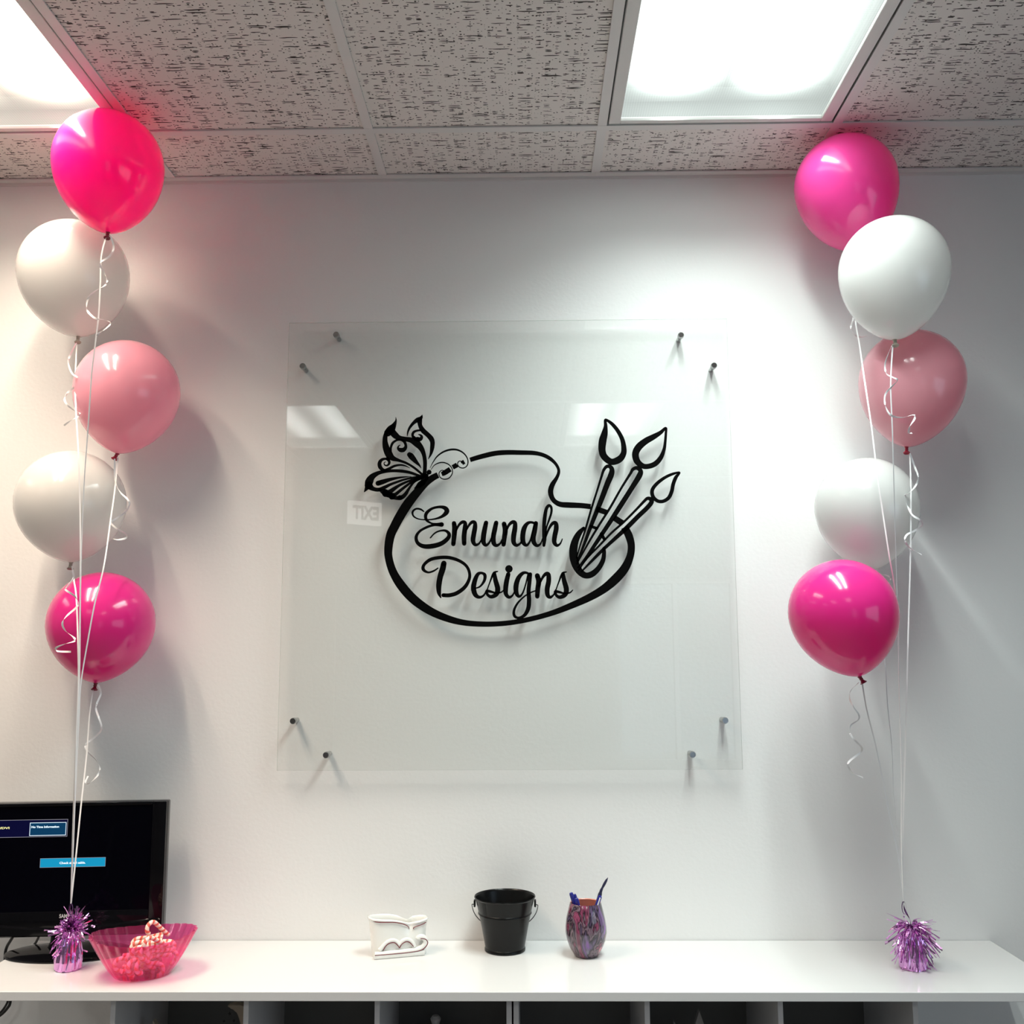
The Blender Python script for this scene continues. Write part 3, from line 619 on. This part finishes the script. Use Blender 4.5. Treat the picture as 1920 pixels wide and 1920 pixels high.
balloon((1611, 1806, 621, 838), -.19, (1699, 847), M['dusty'], M['knot_p'], 'dusty pink balloon in the middle of the right bunch', GR,
        [(1706, 847, -.19), (1708, 930, -.27), (1707, 1040, -.28), (1703, 1180, -.275), (1700, 1300, -.27), (1696, 1450, -.265), (1692, 1600, -.26), rw],
        [(1706, 850), (1715, 875), (1722, 895), (1717, 910), (1707, 922), (1694, 932), (1700, 945), (1710, 965), (1725, 975), (1729, 985), (1715, 995), (1700, 1003), (1697, 1015), (1707, 1028), (1728, 1040)], -.285)
balloon((1530, 1722, 859, 1068), -.165, (1637, 1076), M['white'], M['knot_w'], 'white balloon behind the magenta one in the right bunch', GR,
        [(1638, 1076, -.165), (1650, 1160, -.155), (1660, 1250, -.18), (1664, 1320, -.2), (1672, 1400, -.22), (1676, 1500, -.235), (1687, 1600, -.25), rw],
        [(1640, 1076), (1665, 1080), (1670, 1088), (1665, 1096)], -.165)
balloon((1481, 1685, 1048, 1270), -.315, (1614, 1277), M['magenta'], M['knot_r'], 'magenta balloon at the bottom of the right bunch', GR,
        [(1616, 1277, -.315), (1625, 1330, -.31), (1640, 1390, -.3), (1655, 1460, -.285), (1668, 1530, -.275), (1683, 1600, -.265), rw],
        [(1610, 1280), (1595, 1295), (1593, 1310), (1600, 1325), (1610, 1340), (1609, 1350), (1595, 1360), (1594, 1375), (1603, 1388), (1616, 1402), (1612, 1412), (1595, 1425), (1590, 1435), (1600, 1450), (1618, 1458)], -.33, kdir=.3)

# ------------------------------------------------------------------ balloon weights
def weight(loc, label, droop, seed, lean):
    rnd = random.Random(seed)
    t = thing('balloon_weight', label, 'balloon weight', loc, 0, 'foil balloon weights')
    bm = BM()
    ph = [rnd.uniform(0, 6.28) for _ in range(4)]
    def rf(r, z, a, k): return r*(1+.05*math.sin(9*a+ph[0]+k*.8)+.04*math.sin(17*a+ph[1]-k)+.03*math.sin(5*a+ph[2]))
    lathe(bm, [(.0285, 0), (.0300, .004), (.0300, .02), (.028, .04), (.026, .058), (.021, .075), (.012, .086)], 60, close_bot=True, close_top=True, rfun=lambda r, z, a, k: rf(r, z, a, k) if 0 < k < 6 else r*(1 if k else .98))
    bmesh.ops.translate(bm, verts=bm.verts, vec=(0, 0, .0005))
    obj('foil_wrap', bm, M['foil'], t)
    bm = BM(); ctr = Vector((lean*.2, 0, .092))
    for i in range(230):
        a = rnd.uniform(0, 2*PI); el = rnd.uniform(-1.1, 1.35) if not droop else rnd.uniform(-1.3, .75)
        d = Vector((math.cos(a)*math.cos(el), math.sin(a)*math.cos(el), math.sin(el))); ln = rnd.uniform(.026, .05)*(1.15 if droop else .95)
        if not droop and d.x < -.1 and el > .15: ln *= .55
        side = d.cross(Vector((rnd.uniform(-1, 1), rnd.uniform(-1, 1), rnd.uniform(-1, 1)))).normalized()
        base = ctr+d*.006+Vector((0, 0, -.03*max(0, -el)))
        if base.z < .01: base.z = .01
        P = []; wl = rnd.uniform(.0022, .0052)
        cv = Vector((rnd.uniform(-1, 1), rnd.uniform(-1, 1), rnd.uniform(-1, 1)))*.012
        for k in range(7):
            s = k/6; q = base+d*ln*s+cv*s*s*s+Vector((lean*.3*s, 0, -(.022 if droop else .006)*s*s))
            q.z = max(q.z, .004); P.append(q)
        frame_ribbon(bm, P, wl, rnd.uniform(0, 3), rnd.uniform(-.5, .5), side, .00015)
    obj('fringe', bm, M['foil'], t)
    return t
WL = Vector((-1.043, -.236, ZK)); WR = Vector((.951, -.228, ZK))
wl_ = weight(WL, 'purple foil balloon weight with bushy fringe beside the pink bowl', False, 3, 0)
wr_ = weight(WR, 'purple foil balloon weight with drooping fringe at right of the countertop', True, 11, .006)
def loop(t, top, y0):
    bm = BM(); P = []
    a = Vector((0, 0, .09)); b = Vector(top)-t.location
    for i in range(15):
        s = i/14; P.append(a.lerp(b, s)+Vector((.003*math.sin(s*PI*2), 0, 0)))
    frame_ribbon(bm, P, .004, 0, .35); obj('foil_tie', bm, M['foil_dark'], t)
    bm = BM(); P = [b+Vector((.005*math.sin(2*PI*i/16), 0, -.014+.014*math.cos(2*PI*i/16))) for i in range(17)]
    frame_ribbon(bm, P, .0022, .3, .02, Vector((0, 1, 0))); obj('foil_loop', bm, M['foil_dark'], t)
loop(wl_, pix(*lw), 0); loop(wr_, pix(*rw), 0)

# ------------------------------------------------------------------ television
TA = math.radians(5.5)
tvx, tvy = -1.107, -.125
tv = thing('television', 'glossy black flat screen television on oval stand at the left end of the countertop', 'television', (tvx, tvy, ZK), TA)
W2 = .241; ZB, ZT = .0495, .3690; sb = .108; st_ = .361; sxr = .207
bm = BM(); box(bm, -W2, W2, -.012, .022, ZB, ZT, bev=.004); obj('cabinet', bm, M['gloss_black'], tv, smooth=True)
bm = BM(); box(bm, -W2+.05, W2-.05, .0225, .05, ZB+.05, ZT-.06, bev=.01); obj('rear_shell', bm, M['gloss_black'], tv, smooth=True)
bm = BM()
for a, b, c, d in ((-W2, -sxr, ZB, ZT), (sxr, W2, ZB, ZT), (-sxr, sxr, st_, ZT), (-sxr, sxr, ZB+.0, sb)): box(bm, a, b, -.020, -.0125, c, d, bev=.002)
obj('bezel', bm, M['gloss_black'], tv, smooth=True)
bm = BM()                                              # curved chin below the screen
n = 40
rows = []
for i in range(n+1):
    x = -W2+.004+(2*W2-.008)*i/n; top = ZB+.030-.010*math.cos(2.6*x/W2)+0
    rows.append([bm.verts.new(p) for p in ((x, -.0205, top), (x, -.027, top-.004), (x, -.027, ZB+.004), (x, -.0205, ZB))])
for a, b in zip(rows, rows[1:]):
    for k in range(3): bm.faces.new((a[k], b[k], b[k+1], a[k+1]))
    bm.faces.new((a[3], b[3], b[0], a[0]))
bm.faces.new(rows[0]); bm.faces.new(rows[-1])
obj('chin', bm, M['gloss_black'], tv, smooth=True)
bm = BM(); box(bm, -sxr, sxr, -.0165, -.0126, sb, st_); scr = obj('screen', bm, M['screen'], tv)
bm = BM()
lathe(bm, [(.150, 0), (.154, .003), (.152, .007), (.136, .011), (.08, .015), (.03, .018)], 64, sy=.52, close_bot=True, close_top=True)
obj('stand_base', bm, M['gloss_black'], tv, smooth=True, loc=(.012, .006, .0005))
bm = BM(); lathe(bm, [(.045, .012), (.036, .03), (.034, .062)], 32, sy=.4, close_bot=True, close_top=True); obj('stand_neck', bm, M['gloss_black'], tv, smooth=True, loc=(0, .01, 0))
def on_tv(u, v):                                       # photo position -> local x,z on the screen plane
    d = RT*((u-960)/F)-UP*((v-960)/F)+FW
    n_ = Vector((-math.sin(TA), math.cos(TA), 0)); p0 = Vector((tvx, tvy, 0))+n_*(-.0168)
    p = CAM+d*((p0-CAM).dot(n_)/d.dot(n_)); q = p-Vector((tvx, tvy, ZK))
    return q.x*math.cos(TA)+q.y*math.sin(TA), q.z
def rect_on(bm, u0, v0, u1, v1, y, border=None):
    x0, z1_ = on_tv(u0, v0); x1, z0_ = on_tv(u1, v1)
    if border:
        b = border
        for a in ((x0, x1, z1_-b, z1_), (x0, x1, z0_, z0_+b), (x0, x0+b, z0_+b, z1_-b), (x1-b, x1, z0_+b, z1_-b)): box(bm, a[0], a[1], y, y+.0001, a[2], a[3])
    else: box(bm, x0, x1, y, y+.0001, z0_, z1_)
m_navy = emis('osd_navy', (.004, .004, .03), 1); m_teal = emis('osd_teal', (.005, .045, .11), 1); m_cyan = emis('osd_cyan', (.01, .30, .52), 1)
m_wt = emis('osd_white', (.75, .9, 1), 1.1); m_grey = emis('osd_grey', (.25, .24, .28), 1); m_yel = emis('osd_yellow', (.85, .8, .35), 1)
bm = BM(); rect_on(bm, -150, 1541, 126, 1568, -.0168); obj('message_bar', bm, m_navy, scr)
bm = BM(); rect_on(bm, -150, 1540.5, 126, 1568.5, -.0170, .0012); obj('message_bar_border', bm, m_grey, scr)
bm = BM(); rect_on(bm, 57, 1543, 123, 1565.5, -.0172); obj('message_box', bm, m_teal, scr)
bm = BM(); rect_on(bm, 56.5, 1542.5, 123.5, 1566, -.0174, .0013); obj('message_box_border', bm, m_wt, scr)
bm = BM(); rect_on(bm, 75.5, 1610, 197, 1624, -.0170); obj('notice_bar', bm, m_cyan, scr)
bm = BM(); rect_on(bm, 75.5, 1609.5, 197.5, 1624.5, -.0172, .0008); obj('notice_border', bm, m_grey, scr)
def text(name, s, size, m, parent, x, z, y, width=None, bold=.0, align='LEFT', ry=0):
    c = bpy.data.curves.new('t', 'FONT'); c.body = s; c.size = size; c.extrude = .00006; c.offset = bold; c.resolution_u = 3; c.align_x = align
    o = bpy.data.objects.new('t', c); C.objects.link(o); dg = bpy.context.evaluated_depsgraph_get(); me = bpy.data.meshes.new_from_object(o.evaluated_get(dg))
    bpy.data.objects.remove(o); me.name = name
    xs = [v.co.x for v in me.vertices]; k = 1
    if width: k = width/(max(xs)-min(xs))
    xm = min(xs) if align == 'LEFT' else (min(xs)+max(xs))/2
    for v in me.vertices: v.co = Vector(((v.co.x-xm)*k+x, -v.co.z+y, v.co.y+z))
    me.materials.clear(); me.materials.append(m)
    r = bpy.data.objects.new(name, me); C.objects.link(r); r.parent = parent; return r
x, z = on_tv(59, 1552.5); x2, _ = on_tv(111, 1550); text('message_text', 'No Time Information', .0068, m_wt, scr, x, z, -.0174, x2-x, .0003)
x, z = on_tv(136, 1619.5); x2, _ = on_tv(160.5, 1617); text('notice_text', 'Check signal cable.', .0072, m_wt, scr, x, z, -.0174, (x2-x)*2, .0003, 'CENTER')
x, z = on_tv(-28, 1555); x2, _ = on_tv(18, 1552); text('source_text', 'Analog/DVI', .0068, m_yel, scr, x, z, -.0174, x2-x, .0003)
x, z = on_tv(130, 1720); x2, _ = on_tv(148, 1720); text('logo', 'SAMSUNG', .0125, mat('logo_silver', (.7, .7, .7), .3, .3), tv, x, z, -.0204, (x2-x)*2, .0003, 'CENTER')
bm = BM(); box(bm, .018, .020, -.0208, -.0203, sb-.012, sb-.010); obj('indicator_light', bm, m_grey, tv)
# cables
def cable(pts, label, r=.0036):
    bm = BM(); tube(bm, catmull([tuple(pix(*p)) for p in pts], 8), r, 10); return tag(obj('cable', bm, M['cable'], smooth=True), label, 'cable')
cable([(30, 1745, -.085), (22, 1760, -.07), (13, 1775, -.05), (9.5, 1790, -.05), (10, 1806, -.06), (14, 1830, -.05), (20, 1855, -.05), (19, 1880, -.05), (14, 1890, -.05), (4, 1901, -.05), (-12, 1912, -.05)], 'black cable hanging from the television past the countertop end')
cable([(75, 1750, -.08), (70, 1762, -.05), (64, 1771, -.03), (55, 1776, -.03)], 'short black cable running behind the television stand base', .003)
cable([(2, 1850, -.04), (14, 1872, -.035), (11, 1885, -.035), (0, 1899, -.035), (-14, 1906, -.035)], 'thin black cable hanging under the left countertop end', .0028)

# ------------------------------------------------------------------ candy bowl
BW = Vector((-.850, -.280, ZK)); BA = math.radians(15)
bowl = thing('candy_bowl', 'fluted translucent pink oval bowl full of candy canes', 'bowl', BW, BA)
HB = .086
def bowl_r(s):    # semi axes at height fraction
    return .062+(.118-.062)*(s**.86), .047+(.096-.047)*(s**.86)
bm = BM(); nb = 144; rings = []
def ring(s, inset, zoff=0):
    a_, b_ = bowl_r(s); rr = []
    for i in range(nb):
        th = 2*PI*i/nb; fl = 1+.060*(.25+.75*s)*abs(math.cos(13*th))-.03
        x = (a_-inset)*fl*math.cos(th); yv = (b_-inset)*fl*math.sin(th)
        z = HB*s+zoff+s*s*.010*(math.cos(th)**2)
        rr.append(bm.verts.new((x, yv, z)))
    return rr
for s in [i/14 for i in range(15)]: rings.append(ring(s, 0))
for s in [i/14 for i in range(14, -1, -1)]: rings.append(ring(s, .0022, .0025 if s < .01 else .001))
for a, b in zip(rings, rings[1:]):
    for i in range(nb): bm.faces.new((a[i], a[(i+1) % nb], b[(i+1) % nb], b[i]))
bm.faces.new(rings[0]); bm.faces.new(rings[-1])
bmesh.ops.translate(bm, verts=bm.verts, vec=(0, 0, .0005))
obj('bowl_shell', bm, M['bowl'], bowl, smooth=60)
def cane():
    bm = BM(); P = [(0, 0, z*.001) for z in range(0, 46, 4)]
    for i in range(1, 10): a = PI*i/9*1.05; P.append((.011-.011*math.cos(a), 0, .044+.011*math.sin(a)))
    tube(bm, P, .0041, 12, uv=13); return bm
c0 = obj('candy_cane', cane(), M['candy'], smooth=True)
tag(c0, 'small red and white striped candy cane in the pink bowl', 'candy cane', 'candy canes in the pink bowl')
rnd = random.Random(5); cs = []
for i in range(36):
    lvl = i/36
    s = .12+.68*lvl
    a_, b_ = bowl_r(s); 
    th = rnd.uniform(0, 2*PI); q = math.sqrt(rnd.uniform(0, 1))
    lx = (a_-.034)*q*math.cos(th); ly = (b_-.028)*q*math.sin(th)
    if lvl > .45: lx = abs(lx)*.75+.012; ly = ly*.8
    z = HB*s*(.94)+.004+(.008 if lvl > .7 else 0)
    if lvl > .97: z += .01
    cs.append((lx, ly, z, rnd.uniform(1.3, 1.75) if lvl < .93 else rnd.uniform(.6, 1.1), rnd.choice((.35, .35+PI))+rnd.uniform(-.45, .45)))
for i, (lx, ly, z, tilt, az) in enumerate(cs):
    if i == 0: c = c0
    else: c = c0.copy(); C.objects.link(c)
    E_ = Euler((0, tilt, az), 'XYZ').to_matrix()
    v = Vector((lx, ly, z))-E_@Vector((.004, 0, .024))
    wv = Matrix.Rotation(BA, 3, 'Z')@v+BW
    c.scale = (1.22, 1.22, 1.22); c.location = wv; c.rotation_euler = (Matrix.Rotation(BA, 3, 'Z')@E_).to_euler()

# ------------------------------------------------------------------ ceramic sleigh
SA = math.radians(17); SL = Vector((-.2755, -.114, ZK))
sl = thing('ceramic_sleigh', 'small white ceramic sleigh planter with dark red outlines left of the black bucket', 'planter', SL, SA)
K = 9974.
def sz(cx_, cy_): return ((cx_-985)/K, (1370-.055*(cx_-330)-cy_)/K*.88)
rim = [(180, 330), (300, 345), (500, 352), (700, 358), (850, 372), (1000, 402), (1100, 440), (1190, 488), (1270, 480), (1350, 440), (1450, 415), (1560, 395), (1660, 380)]
rimxz = [sz(*p) for p in rim]
def rimz(x):
    for a, b in zip(rimxz, rimxz[1:]):
        if x <= b[0] or b is rimxz[-1]:
            t_ = min(max((x-a[0])/(b[0]-a[0]), 0), 1); return a[1]+(b[1]-a[1])*t_
    return rimxz[-1][1]
bm = BM(); nn = 96
def sring(s, ins, floor_=None):
    rr = []
    for i in range(nn):
        th = 2*PI*i/nn; c_, s_ = math.cos(th), math.sin(th); e = .55
        X = math.copysign(abs(c_)**e, c_); Y = math.copysign(abs(s_)**.75, s_)
        hwid = .0735-ins-.006*(1-s)*(1 if X < 0 else .2)-.004*math.sin(PI*s)*(1 if X > 0 else 0)
        x = -.0005+X*hwid+(.004*(1-s) if X < 0 else 0); zr = rimz(x)
        # pinched waist at the seam between back and dash
        pin = 1-.42*math.exp(-((x-.024)/.012)**2)*max(0, (s-.55)/.45)
        y = Y*(.029-ins)*pin
        z = zr*s if floor_ is None else floor_+(zr-floor_)*s
        if s == 1: z = zr
        rr.append(bm.verts.new((x, y, z)))
    return rr
R_ = [sring(s, 0) for s in (0.0, .02, .1, .2, .3, .4, .5, .6, .7, .8, .88, .94)]
lip = []
R_.append(sring(.97, -.0022)); R_.append(sring(1, -.0015)); r2 = sring(1, .001)
for v in r2: v.co.z += .0015
R_.append(r2); R_.append(sring(.985, .0035))
for s in (.9, .8, .6, .4, .2, .05): R_.append(sring(s, .0045, .008))
for a, b in zip(R_, R_[1:]):
    for i in range(nn): bm.faces.new((a[i], a[(i+1) % nn], b[(i+1) % nn], b[i]))
bm.faces.new(R_[0]); bm.faces.new(R_[-1])
bmesh.ops.translate(bm, verts=bm.verts, vec=(0, 0, .0005))
obj('body', bm, M['ceramic'], sl, smooth=60)
YF = -.0295
def relief(P, r, m, y=YF, flat=1.0, name='runner'):
    bm = BM(); pts = [(sz(p[0], p[1])[0], 0, sz(p[0], p[1])[1]) for p in P]
    tube(bm, catmull(pts, 6), r, 12)
    for v in bm.verts: v.co.y = v.co.y*flat+y
    return obj(name, bm, m, sl, smooth=True)
relief([(360, 1245), (700, 1225), (1000, 1200), (1300, 1170), (1480, 1120), (1590, 1030), (1620, 930), (1580, 850), (1500, 815), (1440, 840), (1425, 880)], lambda q_: .0068*(1 if q_ < .93 else math.sqrt(max(.02, 1-((q_-.93)/.07)**2))), M['ceramic'], YF-.001, .8)
bm = BM()
box(bm, sz(345, 0)[0], sz(1600, 0)[0], YF-.006, YF+.004, 0.0005, .013, bev=.002)
obj('runner_base', bm, M['ceramic'], sl, smooth=True)
relief([(480, 1130), (590, 1000), (700, 910), (800, 885), (900, 920), (970, 1000), (1040, 915), (1140, 875), (1240, 910), (1310, 1000), (1340, 1080)], .0052, M['ceramic'], YF-.001, .7, 'strut_arches')
YR = YF-.0068
relief([(360, 1247), (700, 1232), (960, 1218), (1250, 1195), (1480, 1160), (1590, 1090), (1655, 1000), (1655, 930), (1610, 870), (1540, 848), (1480, 850)], .0010, M['redline'], YF-.0062, .6, 'runner_line')
relief([(565, 1130), (610, 1040), (690, 960), (800, 930), (880, 965), (968, 1080)], .0010, M['redline'], YF-.0048, .6, 'arch_line')
relief([(968, 1080), (1020, 980), (1130, 920), (1220, 950), (1310, 1055)], .0010, M['redline'], YF-.0048, .6, 'arch_line')
def rimline(P, name):
    bm = BM(); pts = []
    for cx_, cy_ in P:
        x, z = sz(cx_, cy_); X = min(abs(x)/.0735, 1); c_ = X**(1/.55); s_ = math.sqrt(max(0, 1-c_*c_)); y = -(.030)*s_**.75
        pin = 1-.42*math.exp(-((x-.024)/.012)**2)*max(0, (.85-.55)/.45)
        pts.append((x, y*pin-.0012, z))
    tube(bm, catmull(pts, 6), .0010, 8); obj(name, bm, M['redline'], sl, smooth=True)
rimline([(255, 385), (400, 400), (620, 402), (830, 405), (970, 432), (1080, 470), (1160, 520), (1200, 560), (1218, 605)], 'rim_line')
rimline([(1330, 605), (1318, 580), (1370, 545), (1470, 510), (1560, 485), (1640, 455)], 'rim_line')

# ------------------------------------------------------------------ bucket
bx, by = -.0105, -.084
bk = thing('bucket', 'small black metal bucket with wire bail on the countertop', 'bucket', (bx, by, ZK))
HK = .1290
bm = BM()
lathe(bm, [(.049, .0), (.0512, .001), (.0512, .006), (.0496, .008), (.0640, .086), (.0654, .0870), (.0676, .0885), (.0676, .0905), (.0664, .092), (.0742, HK-.004), (.0762, HK-.003), (.0774, HK-.0008), (.0766, HK+.0012), (.0748, HK), (.0735, HK-.004), (.0485, .010), (.002, .009)], 72, close_bot=True, close_top=True)
bmesh.ops.translate(bm, verts=bm.verts, vec=(0, 0, .0005)); obj('pail', bm, M['satin_black'], bk, smooth=True)
for s in (-1, 1):
    bm = BM(); box(bm, -.0025, .0025, -.009, .009, -.013, .004, bev=.002)
    obj('bail_ear', bm, M['satin_black'], bk, smooth=True, loc=(s*.0762, 0, HK-.012))
bm = BM(); P = [(-.078, 0, HK-.020)]
P.append((-.083, .001, HK-.020))
for i in range(1, 24):
    a = PI*i/24; P.append((-.083*math.cos(a), .006+.056*math.sin(a), HK-.022-.074*math.sin(a)))
P += [(.083, .001, HK-.022), (.078, 0, HK-.020)]
tube(bm, catmull(P, 3), .0011, 8); obj('bail', bm, M['wire'], bk, smooth=True)

# ------------------------------------------------------------------ tumbler with pens
cx_, cy_ = .190, -.130
cup = thing('tumbler', 'purple pink and black marbled stemless tumbler holding blue pens', 'cup', (cx_, cy_, ZK))
prof = [(.024, 0), (.029, .001), (.0325, .006), (.0410, .020), (.0480, .038), (.0508, .055), (.0504, .070), (.0475, .090), (.0430, .108), (.0388, .1235), (.0375, .1255)]
bm = BM(); lathe(bm, prof, 64, close_bot=True, rfun=lambda r, z, a, k: r*(1+.012*math.sin(3*a+z*40)*(1 if 1 < k < 8 else 0)))
bmesh.ops.translate(bm, verts=bm.verts, vec=(0, 0, .0005)); obj('tumbler_body', bm, M['marble'], cup, smooth=True)
bm = BM(); lathe(bm, [(.0373, .1260), (.0358, .1245), (.0395, .110), (.0440, .09), (.047, .070), (.045, .045), (.03, .01), (.001, .009)], 64, close_top=True); obj('lining', bm, M['coral'], cup, smooth=True)
def pen(base, tip, label, clip=True, capc='blue', tipknob=False):
    base = Vector(base); tip = Vector(tip); ln = (tip-base).length; q = Vector((0, 0, 1)).rotation_difference((tip-base).normalized())
    t = thing('pen', label, 'pen', base, 0, 'pens in the marbled tumbler'); t.rotation_mode = 'XYZ'; t.rotation_euler = q.to_euler()
    bm = BM(); lathe(bm, [(.001, 0), (.0035, .012), (.0042, .02), (.0042, ln*.6)], 16, close_bot=True, close_top=True); obj('barrel', bm, M['blue'], t, smooth=True)
    bm = BM(); lathe(bm, [(.0049, ln*.58), (.0050, ln-.004), (.004, ln)], 16, close_bot=True, close_top=True); obj('cap', bm, M[capc], t, smooth=True)
    if clip:
        bm = BM(); box(bm, -.0014, .0014, -.0078, -.0052, ln*.70, ln-.002, bev=.0005); obj('clip', bm, M['clip' if clip == 2 else 'blue'], t)
    if tipknob:
        bm = BM(); tube(bm, [(0, 0, ln), (0, 0, ln+.006), (.001, 0, ln+.012), (.003, 0, ln+.022), (.005, 0, ln+.032), (.007, 0, ln+.040)], lambda s: (.0036 if s < .25 else .0016+.0018*math.sin(PI*(s-.25)/.75)) if s < .98 else .0004, 8); obj('rubber_tip', bm, M['navy'], t, smooth=True)
    return t
zb_ = ZK+.012
def at(u, v, y): return tuple(pix(u, v, y))
pen((cx_+.006, cy_+.004, zb_), at(1070.5, 1674, -.137), 'blue pen with its cap up, leftmost in the marbled tumbler')
pen((cx_+.012, cy_+.010, zb_), at(1076.5, 1677, -.128), 'blue pen just right of the leftmost one in the tumbler')
pen((cx_+.004, cy_-.008, zb_), at(1081, 1684.5, -.150), 'shortest blue pen on the left side of the tumbler')
pen((cx_-.012, cy_-.004, zb_), at(1125.5, 1680, -.150), 'blue pen with white clip at right of the tumbler', 2)
pen((cx_-.006, cy_+.008, zb_), at(1126, 1673.5, -.125), 'pen with dark pointed rubber tip rising highest from the tumbler', False, 'navy', True)

# ------------------------------------------------------------------ ornaments in the cubes
def prism(bm, pts, y0, y1):
    a = [bm.verts.new((x, y0, z)) for x, z in pts]; b = [bm.verts.new((x, y1, z)) for x, z in pts]
    bm.faces.new(a); bm.faces.new(b[::-1])
    for i in range(len(pts)): bm.faces.new((a[i], b[i], b[(i+1) % len(pts)], a[(i+1) % len(pts)]))
def starpts(cx, cz, R1, n=5, k=.42, rot=PI/2): return [(cx+(R1 if i % 2 == 0 else R1*k)*math.cos(rot+PI*i/n), cz+(R1 if i % 2 == 0 else R1*k)*math.sin(rot+PI*i/n)) for i in range(2*n)]
SZ = .566
p = pix(428, 1880, -.25)
mo = thing('moon_ornament', 'beige ceramic crescent moon ornament with star cutouts in the leftmost cube', 'ornament', (p.x, -.25, SZ))
zt = p.z-SZ
bm = BM(); pts = []
Ro = zt*.50
for i in range(33):                       # outer arc from lower horn to upper horn (bulging right)
    a = -PI*.5-.25+ (PI+.5)*i/32; pts.append((Ro*.62*math.cos(a)-.012, Ro+Ro*math.sin(a)))
for i in range(31, 0, -1):
    a = -PI*.5-.25+(PI+.5)*i/32; pts.append((Ro*.62*math.cos(a)*.42-.020, Ro+Ro*.93*math.sin(a)))
zmin = min(z for _, z in pts)
pts = [(x-(pts[32][0]), z-zmin) for x, z in pts]
prism(bm, pts, -.010, .010); bmesh.ops.bevel(bm, geom=bm.edges[:], offset=.002, segments=2, affect='EDGES')
obj('crescent', bm, M['bisque'], mo, smooth=60)
ins = []
for u, v, r in ((431, 1901, .0048), (420, 1915, .004), (438.5, 1914, .0042), (430, 1930, .005), (440, 1945, .0045)):
    q = pix(u, v, -.2608); bm = BM(); prism(bm, starpts(q.x-p.x, q.z-SZ, r, rot=PI/2+.2), -.0112, -.0095); obj('star_hole_shade', bm, M['void'], mo)  # raised near-black stars; the shade inside the cutouts is put into colour
def star_orn(u, v, y, R1, label, m, tilt=0):
    p = pix(u, v, y); t = thing('star_ornament', label, 'ornament', (p.x, y, SZ), 0)
    zt = p.z-SZ; bm = BM(); pts = starpts(0, 0, R1, rot=PI/2+tilt, k=.40)
    mx = max(z for _, z in pts); xm = [x for x, z in pts if z == mx][0]
    pts = [(x-xm, z+zt-mx) for x, z in pts]; prism(bm, pts, -.008, .008); obj('star', bm, m, t)
    zl = zt-mx-R1*.6
    bm = BM(); lathe(bm, [(.03, 0), (.03, .008), (.006, .012), (.005, max(zl, .02))], 24, close_bot=True, close_top=True); obj('stand', bm, m, t, smooth=True, loc=(-xm, 0, 0)); return t
star_orn(289, 1911, -.24, .045, 'pale star ornament left of the moon in the leftmost cube', M['bisque'], .25)
star_orn(1310, 1893, -.20, .06, 'grey pointed star ornament in the first cube right of the double divider pair', M['greyfig'])
star_orn(1263, 1914, -.20, .035, 'smaller grey star tip just left of the grey pointed star', M['greyfig'], .2)
p = pix(817, 1903, -.12); t = thing('lidded_jar', 'dark lidded jar with round knob in the third cube from left', 'jar', (p.x, -.12, SZ)); h = p.z-SZ
bm = BM(); lathe(bm, [(.05, 0), (.06, .05), (.06, h-.09), (.045, h-.07)], 40, close_bot=True, close_top=True); obj('jar_body', bm, M['cube'], t, smooth=True)
bm = BM(); lathe(bm, [(.048, h-.069), (.045, h-.06), (.012, h-.04), (.006, h-.032), (.010, h-.018), (.013, h-.008), (.008, h-.001), (.001, h)], 32, close_bot=True, close_top=True); obj('lid', bm, M['cube'], t, smooth=True)

# ------------------------------------------------------------------ exit sign seen mirrored in the acrylic
ex = thing('exit_sign', 'small lit exit sign hanging at the back of the room, mirrored in the acrylic', 'exit sign', (-1.28, -5.4, 2.64), math.radians(180-38))
bm = BM(); box(bm, -.15, .15, -.02, .02, 0, .19, bev=.004); obj('sign_case', bm, emis('exit_case', (.9, .88, .84), 1.9), ex)
text('sign_letters', 'EXIT', .15, emis('exit_red', (.5, .3, .28), .25), ex, 0, .045, -.0215, .24, .006, 'CENTER')
bm = BM(); box(bm, -.01, .01, -.01, .01, .19, ZC-2.64); obj('mount', bm, M['ceil_metal'], ex)
